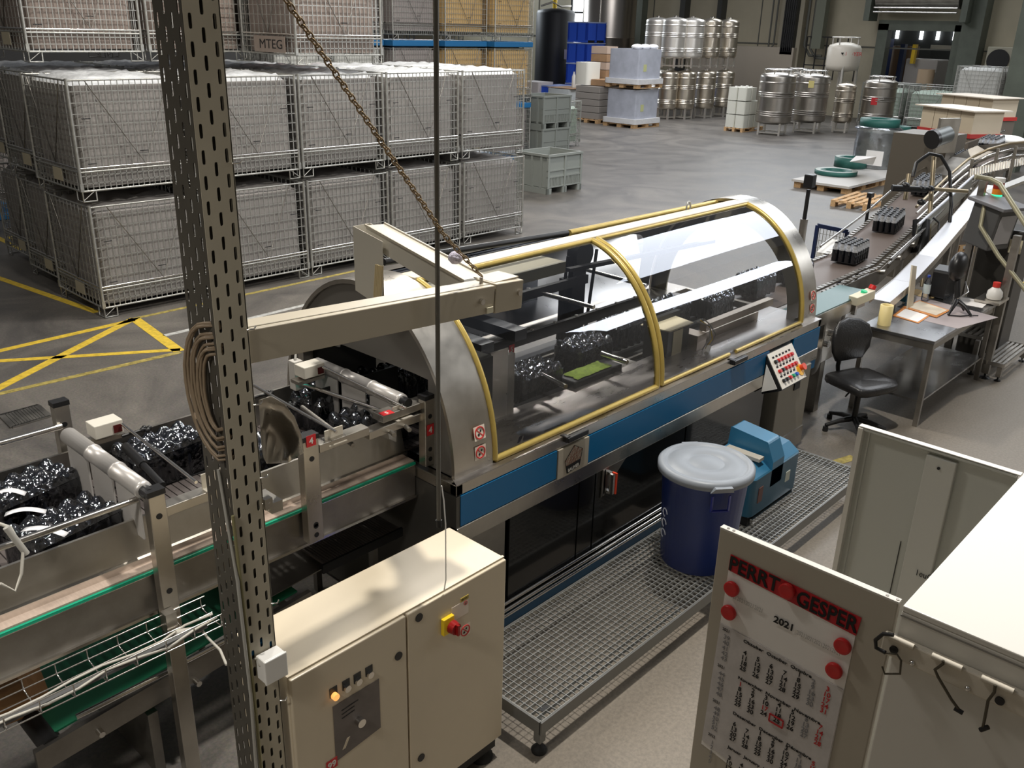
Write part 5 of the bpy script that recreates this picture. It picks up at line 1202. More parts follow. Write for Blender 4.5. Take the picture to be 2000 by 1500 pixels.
# ---------------- operator steps ----------------
ST=thing('steel_steps','low two tread steel step unit standing beyond the steel table','steps',(10.9,2.5,0))
for (x0,x1,y0,y1,z) in ((10.55,11.45,2.60,2.95,.42),(10.42,11.35,2.28,2.56,.21)):
    mb=MB(); n=6
    for k in range(n): yy=y0+.02+(y1-y0-.04)*k/(n-1); mb.box(x0,x1,yy-.014,yy+.014,z-.02,z-.004)
    mb.build('tread',STEELD,ST); mb=MB()
    for yy in (y0,y1): mb.box(x0,x1,yy-.008,yy+.008,z-.04,z)
    for xx in (x0,x1): mb.box(xx-.008,xx+.008,y0,y1,z-.04,z)
    mb.build('tread_frame',CHROME,ST)
for x in (10.45,11.36):
    for y in (2.32,2.6,2.9):
        l=MB().box(x-.025,x+.025,y-.025,y+.025,.05,.2 if y==2.32 else .40).build('leg',STEELD,ST); MB().lathe([(.035,0),(.035,.01),(.01,.02),(.01,.06)],(x,y,0),12).build('foot',BLACKM,l)
# ---------------- outfeed conveyor ----------------
OC=thing('outfeed_conveyor','rising chain conveyor carrying wrapped bottle packs away to the upper right','conveyor',(12,4.2,0))
path=[V(7.5,3.98,1.10),V(8.6,3.98,1.10),V(9.97,3.99,1.12),V(11.47,4.17,1.25),V(13.16,4.36,1.49),V(14.73,4.40,1.70),V(15.94,4.42,1.84),V(17.4,4.3,1.95)]
def off(dy,dz): return [p+V(0,dy,dz) for p in path]
def strip(a,b,th=.01,i0=0):
    mb=MB()
    for i in range(i0,len(path)-1): mb.prism([a[i],a[i+1],b[i+1],b[i]],(0,0,th))
    return mb
strip(off(-.28,-.02),off(.28,-.02)).build('belt',mat('belt_dark',(.13,.10,.085),.45,.3),OC)
mb=MB()
for i in range(1,len(path)-1):
    n=int((path[i+1]-path[i]).length/.09)
    for k in range(n):
        c=path[i].lerp(path[i+1],k/n); mb.cb(c+V(0,-.26,-.004),(.07,.05,.02)); mb.cb(c+V(0,.30,-.004),(.07,.05,.02)); mb.cb(c+V(0,-.34,-.01),(.06,.04,.015))
mb.build('chain_slats',STEELD,OC)
for dy,dz,r in ((-.46,.10,.016),(-.44,.04,.010),(.36,.10,.014)): MB().tube(off(dy,dz)[2:],r,8).build('guide_rail',CHROME,OC)
strip([p+V(0,-.36,-.20) for p in path],[p+V(0,-.37,-.20) for p in path],.17,1).build('side_plate',STEELD,OC); strip([p+V(0,.34,-.20) for p in path],[p+V(0,.35,-.20) for p in path],.17,1).build('side_plate',STEELD,OC)
for i in range(2,7):
    for k in range(5):
        c=path[i].lerp(path[min(i+1,7)],k/5)
        MB().cyl(c+V(0,-.37,-.06),c+V(0,-.43,-.05),.03,n=10).build('roller_knob',STEEL,OC) if k%2==0 else MB().bar(c+V(0,-.37,-.1),c+V(0,-.46,.09),.018,.018).build('rail_bracket',STEEL,OC)
for x,y,z in ((8.8,3.7,1.0),(8.8,4.3,1.0),(11.2,3.85,1.1),(11.2,4.45,1.1),(13.6,4.1,1.4),(13.6,4.7,1.4),(16,4.1,1.7),(16,4.7,1.7)): MB().box(x-.03,x+.03,y-.03,y+.03,0,z).build('leg',STEELD,OC)
MB().prism([(7.5,3.6,1.10),(8.9,3.62,1.10),(8.9,3.30,1.10),(7.5,3.3,1.10)],(0,0,.012)).build('green_belt',mat('teal_belt',(.06,.13,.13),.35),OC)
MB().prism([(7.5,3.29,.98),(8.8,3.29,.98),(8.8,3.29,1.10),(7.5,3.29,1.10)],(0,.012,0)).build('side_plate',STEEL,OC)
for i,(px,py,d,l) in enumerate(((1660,505,10.2,'nearest pack on the outfeed conveyor, just right of the hood arch'),(1735,445,11.3,'second bottle pack on the outfeed conveyor beside the thin black stand'),(1805,375,12.5,'third bottle pack on the outfeed conveyor behind the square frame'),(1885,325,13.5,'fourth bottle pack on the outfeed conveyor beside the motor'),(1935,295,14.3,'last bottle pack at the top of the outfeed conveyor'))):
    q=[V(9.97,3.99,1.135),V(11.47,4.17,1.262),V(13.16,4.36,1.505),V(14.73,4.40,1.715),V(15.94,4.42,1.855)][i]
    o=put(SPACK,tuple(q),[.06,.12,.06,.03,0][i],l,None); o.rotation_euler[1]=[-.02,-.13,-.14,-.12,-.08][i]
# gearbox end with chain drive by the hood
G=thing('drive_unit','steel drive head with chain and cream button box between the machine and the table','drive unit',(8.3,3.5,0))
MB().box(8.0,8.35,3.32,3.55,.55,.98).build('gearbox',STEEL,G,bevel=.01); MB().cyl((7.85,3.30,.62),(7.85,3.42,.62),.13,n=20).build('motor',STEELD,G); MB().box(8.1,8.2,3.35,3.5,0,.56).build('stand',STEELD,G)
for k in range(3): MB().cyl((8.05+.1*k,3.28,.75+.08*(k%2)),(8.05+.1*k,3.33,.75+.08*(k%2)),.035,n=12).build('flange',CHROME,G)
p=P(1705,570,1.12); o=MB().bar((8.45,3.28,1.10),(8.72,3.22,1.14),.10,.09).build('button_box',mat('button_cream',(.66,.62,.48),.4),G,bevel=.006)
MB().cyl((8.60,3.25,1.15),(8.60,3.24,1.185),.03,n=14).build('green_button',mat('btn_green',(.02,.45,.2),.3,emit=.3),o); MB().cyl((8.72,3.22,1.18),(8.74,3.215,1.215),.035,n=14).build('red_button',RED,o); MB().box(8.5,8.54,3.26,3.3,.95,1.07).build('bracket',STEEL,o)
# ---------------- polished chute ----------------
CHT=thing('polished_chute','long bright polished steel chute running down onto the steel table','chute',(11,3.4,0))
cp=[V(8.78,3.14,1.07),V(9.6,3.23,1.10),V(10.68,3.38,1.17),V(12.0,3.50,1.42),V(13.3,3.62,1.68)]
CHM=mat('bright_sheet',(.78,.80,.86),.3,.45)
for i in range(4):
    a,b=cp[i],cp[i+1]; mb=MB(); mb.prism([a+V(0,-.10,0),b+V(-.006,-.10,0),b+V(-.006,.10,0),a+V(0,.10,0)],(0,0,.004)); mb.build('sheet',CHM,CHT)
    MB().prism([a+V(0,-.105,-.07),b+V(0,-.105,-.07),b+V(0,-.105,.012),a+V(0,-.105,.012)],(0,.004,0)).build('side_wall',STEEL,CHT); MB().prism([a+V(0,.10,-.05),b+V(0,.10,-.05),b+V(0,.10,.012),a+V(0,.10,.012)],(0,.004,0)).build('side_wall',STEEL,CHT)
for x,y,z in ((11.6,3.45,1.3),(12.9,3.55,1.55),(9.3,3.2,1.0)): MB().box(x-.03,x+.03,y-.03,y+.03,.0 if x>11 else .885,z).build('leg',STEELD,CHT)
MB().prism([(9.35,3.05,.885),(9.50,3.05,.885),(9.53,3.10,1.30),(9.40,3.10,1.33)],(0,.015,0)).build('white_board',mat('board_cream',(.6,.54,.42),.6),CHT)
# second sheet guide behind the chute (with green glow from the beacon)
GS=thing('upright_guide_sheet','upright polished sheet between the outfeed conveyor and the chute','guide sheet',(12,3.75,0))
MB().prism([(11.2,3.72,1.20),(13.4,3.86,1.55),(13.4,3.86,1.75),(11.2,3.72,1.40)],(0,.012,0)).build('sheet',mat('sheet_mid',(.5,.52,.5),.3,.9),GS); MB().tube([(11.2,3.72,1.41),(13.4,3.86,1.76)],.018,8).build('top_rail',CHM,GS)
for x,y,z in ((11.3,3.73,1.25),(13.3,3.85,1.55)): MB().box(x-.02,x+.02,y-.02,y+.02,0,z).build('leg',STEELD,GS)
# ---------------- square ink coder frame, motor and hose ----------------
CF=thing('coder_frame','brown steel portal frame with black hose standing over the outfeed conveyor','frame',(11.2,3.7,0))
def DD(px,py,d): r=ray(px,py); return V(0,0,CH)+r*(d/FPX)
BRZ=mat('frame_bronze',(.30,.25,.17),.4,.7)
for a,b,r in (((1825,300,11.2),(1812,470,11.2),.03),((1775,340,11.2),(1768,390,11.2),.03),((1765,365,11.0),(1890,374,11.0),.025),((1812,470,11.2),(1800,560,11.2),.025),((1742,367,11.0),(1810,370,11.0),.04)):
    p,q=DD(*a),DD(*b); MB().cyl(p,q,r,n=8).build('tube',BRZ if r!=.04 else BLACK,CF)
MB().box(*[c for ab in zip((11.1,3.62,.0),(11.18,3.70,1.0)) for c in ab]).build('stand',STEELD,CF)
pts=[DD(*a,11.1) for a in ((1783,345),(1790,318),(1815,300),(1838,305),(1855,335),(1858,400),(1852,470),(1843,520),(1825,560),(1815,590))]; MB().tube(pts,.022,8).build('hose',BLACK,CF)
for a in ((1800,368),(1769,362),(1800,395),(1817,368)): MB().ball(tuple(DD(*a,11.0)),.055,8,(1,1,.7)).build('clamp',BLACK,CF)
MB().cyl(DD(1800,430,11),DD(1796,495,11),.10,n=14).build('camera_head',BLACK,CF); MB().tube([DD(1822,425,10.9),DD(1834,435,10.9),DD(1832,455,10.9),DD(1820,465,10.9)],.012,6).build('handle',BLACK,CF)
MT=thing('drive_motor','grey electric motor with light flange on top of the conveyor frame at upper right','motor',DD(1835,268,12.8))
p=DD(1822,272,12.8); q=DD(1850,262,12.9); MB().cyl(p,q,.125,n=20).build('motor_body',mat('motor_grey',(.12,.13,.13),.4,.4),MT); MB().cyl(p-(q-p)*.1,p+(q-p)*.1,.135,n=20).build('fan_cowl',BLACK,MT); r=q; MB().bar(r+V(-.0,0,-.26),r+V(.0,0,.22),.05,.36,up=(1,-.5,0)).build('flange',STEEL,MT)
pp=q; MB().box(pp.x+.1,pp.x+.9,pp.y+.0,pp.y+.8,0,pp.z-.05).build('motor_pedestal',mat('pedestal_dark',(.12,.105,.085),.5,.2),MT)
# ---------------- upper right curved bottle conveyor ----------------
UC=thing('curved_bottle_conveyor','curved rail conveyor crossing at the upper right edge','conveyor',(14.5,3,0))
base=[(1790,430,11.6),(1850,372,12.2),(1890,338,12.6),(1930,318,12.6),(1975,306,12.2),(2040,300,11.6)]
for dy,r,m_ in ((0,.02,CHROME),(-14,.015,CHROME),(-26,.02,BRZ)):
    MB().tube([DD(x,y+dy,d) for x,y,d in base],r,8).build('guide_rail',m_,UC)
for k,(x,y,d) in enumerate(((1900,350,12.4),(1950,330,12.3),(1985,325,12.0))):
    p=DD(x,y-40,d); MB().cyl((p.x,p.y,0.0),p,.022,n=8).build('rail_post',STEEL,UC)
mb=MB()
for k in range(24): x=1895+k*5; mb.cyl(DD(x,345-(k*1.1),12.3),DD(x+1,330-(k*1.1),12.3),.02,n=6)
tag_=mb.build('rollers',STEEL,UC)
B3=[DD(1862,345,12.7),DD(1905,312,13),DD(1955,290,12.8),DD(2030,283,12.2)]
mb=MB()
for i in range(3): mb.prism([B3[i],B3[i+1],B3[i+1]+V(.1,.35,0),B3[i]+V(.1,.35,0)],(0,0,-.08))
mb.build('belt',STEELD,UC)
MB().lathe([(.3,0),(.3,.02),(.15,.07),(0,.08)],DD(1968,274,14.5),24).build('turntable_cap',WHITEP,UC)
MB().bar(DD(1930,378,10.9),DD(2040,335,10.7),.22,.03).build('top_cover',mat('cover_grey',(.5,.49,.46),.35,.6),UC)
# ---------------- handrail frame & terminal ----------------
HF=thing('handrail_frame','cream bent tube handrail on steel uprights at the right edge','handrail',(11,2.7,0))
TUB=mat('tube_cream',(.30,.28,.19),.4,.3)
MB().tube([DD(1905,345,9.6),DD(1935,350,9.6),DD(1953,360,9.5),DD(1985,410,9.3),DD(2030,480,9.0)],.028,8).build('handrail',TUB,HF)
MB().tube([DD(1924,395,9.7),DD(1915,442,9.7),DD(1950,500,9.6),DD(2010,575,9.4)],.024,8).build('brace',TUB,HF)
for (x,y,d,m_) in ((1922,352,9.8,STEELD),(1950,375,10.3,STEELD),(1988,460,9.4,STEELD)):
    p=DD(x,y,d); o=MB().box(p.x-.035,p.x+.035,p.y-.035,p.y+.035,.06,p.z).build('upright',m_,HF); MB().lathe([(.06,0),(.05,.015),(.012,.02),(.012,.08)],(p.x,p.y,0),12).build('foot',BLACKM,o)
BC=thing('signal_beacon','stack light with red amber and glowing green lenses at the right','beacon',DD(1938,420,10))
z=0; p=DD(1938,420,10.0)
for h,m_,nm in ((.16,WHITEP,'base_tube'),(.07,mat('lens_green',(.03,.9,.35),.3,emit=1.6),'green_lens'),(.06,mat('lens_amber',(.7,.22,.02),.3),'amber_lens'),(.07,mat('lens_red',(.25,.02,.01),.3),'red_lens'),(.05,WHITEP,'cap')):
    MB().cyl(p+V(0,0,z),p+V(0,0,z+h),.055,n=16).build(nm,m_,BC); z+=h
TR=thing('operator_terminal','dark operator terminal with tilted screen on a black cabinet at the right','terminal',DD(1950,500,9.6))
p=DD(1925,588,10.3); bx=MB().box(p.x-.05,p.x+.38,p.y-.25,p.y+.2,.05,p.z+.85); bx.build('cabinet',mat('terminal_dark',(.03,.028,.025),.4),TR,bevel=.02); zt=p.z+.85
c=DD(1962,448,9.7); 
M=plane_m(c,(.93,-.36,0),(-.08,-.12,1))
MB().box(-.17,.17,-.24,.22,-.34,0,M).build('monitor',mat('monitor_grey',(.07,.07,.07),.4),TR,bevel=.015); MB().box(-.22,.22,.22,.26,-.40,.07,M).build('hood',mat('hood_grey',(.15,.15,.16),.35),TR,bevel=.01); MB().box(-.12,.13,-.17,.15,.0,.006,M).build('screen',mat('screen_grey',(.32,.31,.31),.2),TR)
MB().box(c.x-.05,c.x+.15,c.y+.1,c.y+.3,zt-.1,c.z-.1).build('neck',BLACKM,TR)
MB().box(p.x-.06,p.x-.05,p.y-.25,p.y-.12,zt-.25,zt-.1).build('paper_tag',mat('tag_cream',(.6,.55,.4),.6),TR)
p=DD(1942,578,9.6); mb=thing('spray_bottle','white plastic bottle with red cap on a small ledge at the right','bottle',p)
MB().lathe([(.07,0),(.08,.03),(.075,.08),(.04,.12),(.03,.13)],p-V(0,0,.03),16).build('body',WHITEP,mb); MB().cyl(p+V(0,0,.10),p+V(0,0,.15),.038,n=12).build('cap',mat('cap_red',(.6,.04,.03),.4),mb)
tag(MB().box(p.x-.15,p.x+.2,p.y-.1,p.y+.15,p.z-.06,p.z-.035).build('side_ledge',STEEL),'small steel ledge under the red capped bottle','shelf')
tag(MB().bar(P(1935,548)+V(0,0,.04),P(2015,565)+V(0,0,.04),.08,.08).build('yellow_base_rail',mat('rail_mustard',(.55,.42,.12),.5)),'mustard yellow floor rail behind the handrail feet','floor rail')
# pole between hood and outfeed and small blue basket
PL_=thing('sensor_pole','dark adjustable steel pole with black square head standing beyond the hood','pole',(9.3,4.85,0))
p=DD(1578,380,10.6); MB().cyl((p.x,p.y,0),(p.x,p.y,1.45),.045,n=10).build('outer_tube',STEELD,PL_); MB().cyl((p.x,p.y,1.45),(p.x,p.y,1.8),.024,n=10).build('inner_tube',BLACKM,PL_); q=DD(1587,352,10.6); MB().cb((p.x,p.y,1.9),(.11,.11,.15)).build('head',BLACK,PL_,bevel=.01)
p2=DD(1692,430,11.9); t=thing('thin_stand','thin black rod stand beside the second outfeed pack','stand',p2); MB().cyl((p2.x,p2.y,0),(p2.x,p2.y,p2.z+.3),.02,n=8).build('rod',BLACK,t); MB().box(p2.x-.05,p2.x+.05,p2.y-.03,p2.y+.03,p2.z+.3,p2.z+.36).build('head',BLACK,t)
BK=thing('blue_basket','dark blue framed mesh basket hanging beyond the hood','basket',DD(1630,470,11.2))
a=DD(1597,440,11.2);b=DD(1655,452,11.2)
NV=mat('navy_frame',(.01,.02,.07),.4)
mb=MB(); mb.bar(a,b,.05,.05); mb.bar(a,V(a.x,a.y,0),.04,.04); mb.bar(b,V(b.x,b.y,0),.04,.04); mb.bar(a-V(0,0,.5),b-V(0,0,.5),.03,.03); mb.build('frame',NV,BK)
mb=MB()
for k in range(1,9): c=a.lerp(b,k/9); mb.bar(c,c-V(0,0,.5),.006,.006)
for k in range(1,6): mb.bar(a-V(0,0,.09*k),b-V(0,0,.09*k),.006,.006)
mb.build('mesh',GALV,BK)
w1=thing('white_bag','small white sheet bundle lying beside the conveyor start','sheet',DD(1625,485,10.6)); MB().bar(DD(1608,498,10.5),DD(1634,472,10.9),.16,.05).build('bundle',WHITEP,w1)
MB().box(9.4,10.2,4.4,4.7,0,1.08).build('support_box',STEELD,w1) if 0 else None
# ---------------- pallets ----------------
def make_pallet():
    t=thing('euro_pallet','x','pallet'); W,D=1.2,.8
    for k in range(5): y=k*(D-.1)/4; MB().box(0,W,y,y+.1,.122,.144).build('deck_board',WOOD,t,True)
    for x in (0,W/2-.07,W-.14): MB().box(x,x+.14,0,D,.1,.122).build('cross_board',WOOD,t,True)
    for x in (0,W/2-.07,W-.14):
        for y in (0,D/2-.05,D-.1): MB().box(x,x+.14,y,y+.1,.022,.1).build('block',WOOD,t,True)
    for y in (0,D/2-.05,D-.1): MB().box(0,W,y,y+.1,0,.022).build('skid',WOOD,t,True)
    return t
PAL=make_pallet()
def ctr(px,py,z=0): return P(px,py,z)
o=put(PAL,(19.35,7.55,0),.06,'small empty wooden pallet lying alone right of centre',None); o.scale=(1.3,1.0,1)
# long loading board on pallets with film reels
for k,x in enumerate((21.1,23.1,25.1)):
    o=put(PAL,(x,8.75,0),.02,['nearest','middle','farthest'][k]+' of three pallets under the white board with green reels',None); o.scale=(1.6,1.7,1)
tag(MB().box(21.0,27.0,8.7,10.15,.146,.20).build('white_board',mat('board_white',(.55,.53,.50),.6)),'long pale board lying across three pallets','board')
GRM=mat('reel_green',(.02,.11,.09),.5)
p=P(1632,338,.21)
def reel(p,r,h,label):
    t=thing('film_reel',label,'film reel',p); MB().lathe([(r*.5,0),(r,0),(r,h),(r*.5,h),(r*.5,0)],p,28,cap=False).build('rim',GRM,t); MB().lathe([(r*.5,h*.98),(r*.98,h*1.02)],p,28,cap=False).build('film_face',mat('film_face',(.36,.40,.36),.4),t); return t
reel(P(1632,340,.21),.52,.10,'flat green edged film reel at the near end of the pale board'); reel(P(1660,326,.21),.42,.26,'green edged film reel second from the near end of the board'); reel(P(1688,324,.21)+V(0,0,0),.36,.18,'small green edged film reel beside the wrapped jar shaped stack')
FLM2=film_mat('wrap_film',gl=1.5,base=.25,rough=.25,bump=1,sc=6)
def wrapjar(px,py,r,h,label):
    p=P(px,py,.21); t=thing('wrapped_reel_stack',label,'wrapped stack',p); MB().lathe([(r,0),(r*1.02,h*.5),(r*.96,h*.75),(r*1.12,h*.8),(r*.85,h*.86)],p,24,cap=False).build('film_wrap',FLM2,t)
    MB().lathe([(r*.9,0),(r*.9,h*.8)],p,24).build('reel_body',mat('reel_grey',(.33,.34,.31),.5),t); MB().lathe([(r*.5,h*.84),(r*.92,h*.84),(r*.92,h),(r*.5,h),(r*.5,h*.84)],p,28,cap=False).build('green_rim',GRM,t)
    MB().box(p.x-r-.02,p.x-r+.01,p.y-.45,p.y+.0,h*.25,h*.55).build('label_sheet',PAPER,t); q=MB(); textgeo(q,'FINER',.22,plane_m((p.x-r*.80,p.y+.20,.21+h*.62),(.25,-1,0),(0,0,1))); q.build('lettering',INK,t)
wrapjar(1704,325,.55,1.25,'film wrapped reel stack with green rims standing on the pale board'); wrapjar(1738,318,.42,1.0,'smaller wrapped reel stack right of the lettered one')
tag(MB().prism([P(1660,316,.5),P(1705,322,.5),P(1712,306,.9),P(1672,305,.55)],(0,0,.01)).build('paper_sheet',PAPER),'white curled paper sheet leaning on the wrapped reel stack','paper')
p=P(1760,312,.21); o=thing('flat_carton_stack','small stack of dark edged flat cartons at the far end of the board','carton stack',p); MB().cb(p+V(0,0,.12),(.9,.5,.12)).build('cartons',mat('carton_white',(.5,.5,.46),.6),o); MB().cb(p+V(0,0,.03),(.95,.55,.06)).build('base_sheet',BLACKM,o)
# ---------------- steel tanks ----------------
TKM=mat('tank_warm_steel',(.62,.56,.47),.33,1,noise=.08,scale=2)
TKL=mat('tank_pale_steel',(.74,.71,.66),.36,.85)
def make_tank(m,r=.5,hb=1.45,leg=.45,rim=False):
    t=thing('steel_tank','x','tank'); pr=[(r*.15,leg-.05),(r*.8,leg-.03),(r*.96,leg+.02),(r*.995,leg+.05),(r,leg+.08),(r,leg+.14)]
    for zz in (.22,.28,.34,.78,.84,.90,1.2): 
        z=leg+zz*hb/1.45; pr+=[(r,z-.04),(r,z-.02),(r+.016,z-.006),(r+.016,z+.006),(r,z+.02),(r,z+.04)]
    pr+=[(r,leg+hb-.12),(r*.995,leg+hb-.09),(r*.96,leg+hb-.05),(r*.85,leg+hb-.01),(r*.3,leg+hb+.05),(0,leg+hb+.06)]
    MB().lathe(pr,n=28).build('body',m,t,True)
    for k in range(4):
        a=PI/4+k*PI/2; x,y=r*.86*math.cos(a),r*.86*math.sin(a); MB().box(x-.035,x+.035,y-.035,y+.035,0,leg+.14).build('leg',TKL,t,True)
    mb=MB(); s=r*.86*.707
    for a,b in (((-s,-s),(s,-s)),((s,-s),(s,s)),((s,s),(-s,s)),((-s,s),(-s,-s))): mb.bar((*a,.08),(*b,.08),.04,.04)
    mb.build('base_frame',TKL,t,True)
    MB().cyl((0,0,leg+hb+.05),(0,0,leg+hb+.1),.09,n=12).build('lid',CHROME,t,True)
    if rim:
        mb=MB(); z=leg+hb+.14
        mb.tube([(r*.8*math.cos(a),r*.8*math.sin(a),z) for a in [2*PI*i/24 for i in range(24)]],.022,6,True)
        for k in range(6): a=k*PI/3; mb.box(r*.8*math.cos(a)-.02,r*.8*math.cos(a)+.02,r*.8*math.sin(a)-.02,r*.8*math.sin(a)+.02,leg+hb-.08,z)
        mb.build('guard_ring',CHROME,t,True)
    return t
TA=make_tank(TKM,.41,1.5,.42); TBn=make_tank(TKL,.50,1.5,.4); TD=make_tank(mat('tank_dark_steel',(.45,.42,.38),.33,1,noise=.08,scale=2),.64,1.72,.42,True)
low=[(1300,232),(1333,232),(1372,230),(1408,227)]
for k,(px,py) in enumerate(low):
    p=P(px,py); put(TA,(p.x,p.y,0),0,ORD[k]+' from the left of the lower row of ribbed steel tanks at the back','ribbed steel tanks in two tiers')
for k,(px,rt) in enumerate(((1318,TBn),(1352,TBn),(1390,TA),(1424,TA))):
    q=[(1300,232),(1340,232),(1382,230),(1413,227)][k]; p=P(*q); zz=2.06; 
    # stand on the lower row
    d=math.hypot(p.x,p.y); a=ray(px,60); s=d/math.hypot(a.x,a.y); put(rt,(a.x*s,a.y*s,zz),0,ORD[k]+' from the left of the upper row of steel tanks at the back','ribbed steel tanks in two tiers')
a=ray(1284,60); p=P(1285,225); d=math.hypot(p.x,p.y); s=d/math.hypot(a.x,a.y); put(TBn,(a.x*s,a.y*s,2.06),0,'pale steel tank at the far left behind the upper tank row',None); put(TBn,(a.x*s,a.y*s,0),0,'pale steel tank below the far left upper one, hidden by wrapped pallets',None)
def tank(root,px,py,label,sc=1):
    p=P(px,py); o=put(root,(p.x,p.y,0),.2,label,None); 
    if sc!=1: o.scale=(sc,sc,sc)
    return p
tank(TD,1506,262,'wide ribbed steel tank with guard ring, front left of the right tank group'); tank(TD,1574,258,'wide ribbed steel tank with yellow tag, second of the right tank group',.98)
tank(TD,1545,240,'ribbed steel tank half hidden behind the two front tanks of the right group',.95)
p=tank(TA,1640,258,'narrow ribbed steel tank under the white lettered tank',.92); tank(TD,1705,262,'wide ribbed steel tank with red label, rightmost of the right group',.92)
q=P(1705,262); MB().box(q.x-.66,q.x-.64,q.y+.12,q.y+.40,1.35,1.62).build('red_label',REDS,None) if 0 else None
rl=MB(); nd=Vector((-q.x,-q.y,0)).normalized(); cc=q+nd*.61; tn=V(-nd.y,nd.x,0); cc=cc+tn*(-.26)+nd*(-.05)
rl.prism([cc+V(0,0,1.1),cc+tn*.22+V(0,0,1.1),cc+tn*.22+V(0,0,1.36),cc+V(0,0,1.36)],nd*.03); tag(rl.build('red_tank_label',REDS),'square red label on the rightmost ribbed tank','label')
q=P(1574,258); nd=Vector((-q.x,-q.y,0)).normalized(); tn=V(-nd.y,nd.x,0); cc=q+nd*.64-tn*.15; rl=MB(); rl.prism([cc+V(0,0,1.65),cc+tn*.2+V(0,0,1.65),cc+tn*.2+V(0,0,1.9),cc+V(0,0,1.9)],nd*.03); tag(rl.build('yellow_tank_label',mat('label_yellow',(.6,.52,.2),.5)),'pale yellow label on the second front ribbed tank','label')
# white lettered tank on tall legs
a=ray(1646,120); pb=P(1650,250); d=math.hypot(pb.x,pb.y); s=d/math.hypot(a.x,a.y); x,y=a.x*s,a.y*s
WT2=thing('white_tank','white lettered tank raised on tall legs above the narrow steel tank','tank',(x,y,0))
WTM=mat('tank_white',(.60,.56,.48),.4)
MB().lathe([(.2,2.15),(.6,2.22),(.64,2.4),(.64,3.0),(.58,3.13),(.3,3.22),(0,3.25)],(x,y,0),28).build('body',WTM,WT2)
for k in range(4): aa=.5+k*PI/2; MB().box(x+.58*math.cos(aa)-.04,x+.58*math.cos(aa)+.04,y+.58*math.sin(aa)-.04,y+.58*math.sin(aa)+.04,0,2.5).build('leg',TKL,WT2)
mb=MB(); mb.tube([(x+.52*math.cos(t),y+.52*math.sin(t),3.42) for t in [2*PI*i/24 for i in range(24)]],.025,6,True)
for k in range(4): aa=k*PI/2; mb.box(x+.52*math.cos(aa)-.02,x+.52*math.cos(aa)+.02,y+.52*math.sin(aa)-.02,y+.52*math.sin(aa)+.02,3.1,3.42)
mb.build('guard_ring',TKL,WT2)
nd=Vector((-x,-y,0)).normalized(); tn=V(nd.y,-nd.x,0)*-1; tn=V(-nd.y,nd.x,0)
rg=V(MC[0].x,MC[0].y,0).normalized(); q=MB(); M0_=plane_m(V(x,y,2.76)+nd*.66+rg*.06,rg,(0,0,1)); textgeo(q,'HOYER',.2,M0_); q.build('lettering',INKR,WT2)
MB().prism([V(x,y,2.82)+nd*.66-rg*.12+V(0,0,.05),V(x,y,2.82)+nd*.66-rg*.0+V(0,0,.05),V(x,y,2.82)+nd*.66-rg*.06+V(0,0,-.05)],nd*.01).build('black_triangle',INK,WT2)
# white canisters on a pallet
p=P(1447,255); put(PAL,(p.x-.6,p.y-.4,0),0,'pallet under the white canisters left of the right tank group',None)
CAN=thing('white_canister','x','canister'); MB().rbox(-.19,.19,-.19,.19,0,.46,.06,3).build('body',mat('canister_white',(.66,.66,.58),.45),CAN,True,bevel=.03); MB().cyl((0.05,0,.46),(.05,0,.5),.05,n=10).build('cap',WHITEP,CAN,True)
n=0
for lv in range(3):
    for i in range(3):
        for j in range(2):
            if lv==2 and i==2 and j==0: continue
            put(CAN,(p.x-.4+i*.4,p.y-.2+j*.4,.146+lv*.49),0,'white canister, %s layer, %s row, %s one'%(['bottom','middle','top'][lv],['front','rear'][j],['left','middle','right'][i]),'white canisters on the pallet'); n+=1
# grey bin container with white bales
p=P(1462,205); a=p+V(1.2,1.2,0); t=thing('grey_container','large slate grey container box behind the canisters','container',a); MB().box(a.x-.9,a.x+1.2,a.y-.9,a.y+.7,0,2.05).build('body',mat('container_grey',(.13,.135,.14),.5),t,bevel=.03); MB().box(a.x-.93,a.x+1.23,a.y-.93,a.y+.73,2.0,2.06).build('rim',mat('container_rim',(.2,.2,.2),.5),t)
o=thing('white_bale','tall white wrapped bale standing on the grey container','bale',(a.x-.2,a.y+.3,2.07)); MB().rbox(a.x-.7,a.x+.3,a.y-.3,a.y+.65,2.07,3.35,.12,3).build('bale',mat('bale_white',(.72,.71,.68),.55,bump=.5,bscale=3),o)
o=thing('blue_white_pack','low pale blue wrapped pack beside the white bale','pack',(a.x+.7,a.y-.4,2.07)); MB().rbox(a.x+.25,a.x+1.1,a.y-.85,a.y-.1,2.07,2.6,.08,3).build('pack',mat('pack_blue_white',(.45,.52,.68),.5,noise=.3,scale=8),o)
# carton pile with white sacks behind the right tanks
p=P(1568,215); x,y=p.x+1.5,p.y+.8
t=thing('brown_carton','brown carton on the shelf pile behind the right tanks','carton',(x,y,1.9))
put(PAL,(x-1.0,y-.5,1.86),0,'pallet under the brown carton behind the right tanks',None); tag(MB().box(x-1.0,x+1.2,y-.5,y+.8,0,1.85).build('stacked_load',mat('load_cream',(.45,.40,.30),.6)),'cream wrapped load hidden behind the right tanks','load')
MB().box(x-1.0,x-.3,y-.5,y+.3,2.01,2.42).build('box',mat('carton_rust',(.40,.20,.09),.8),t); tag(MB().box(x-.1,x+1.1,y-.6,y+.3,2.01,2.42).build('cream_crates',mat('crate_cream',(.75,.70,.55),.5,noise=.15,scale=7)),'pale yellow crates right of the brown carton','crate'); put(PAL,(x-1.0,y-.5,2.43),0,'pallet on top of the brown carton under the white sacks',None)
rr=random.Random(5)
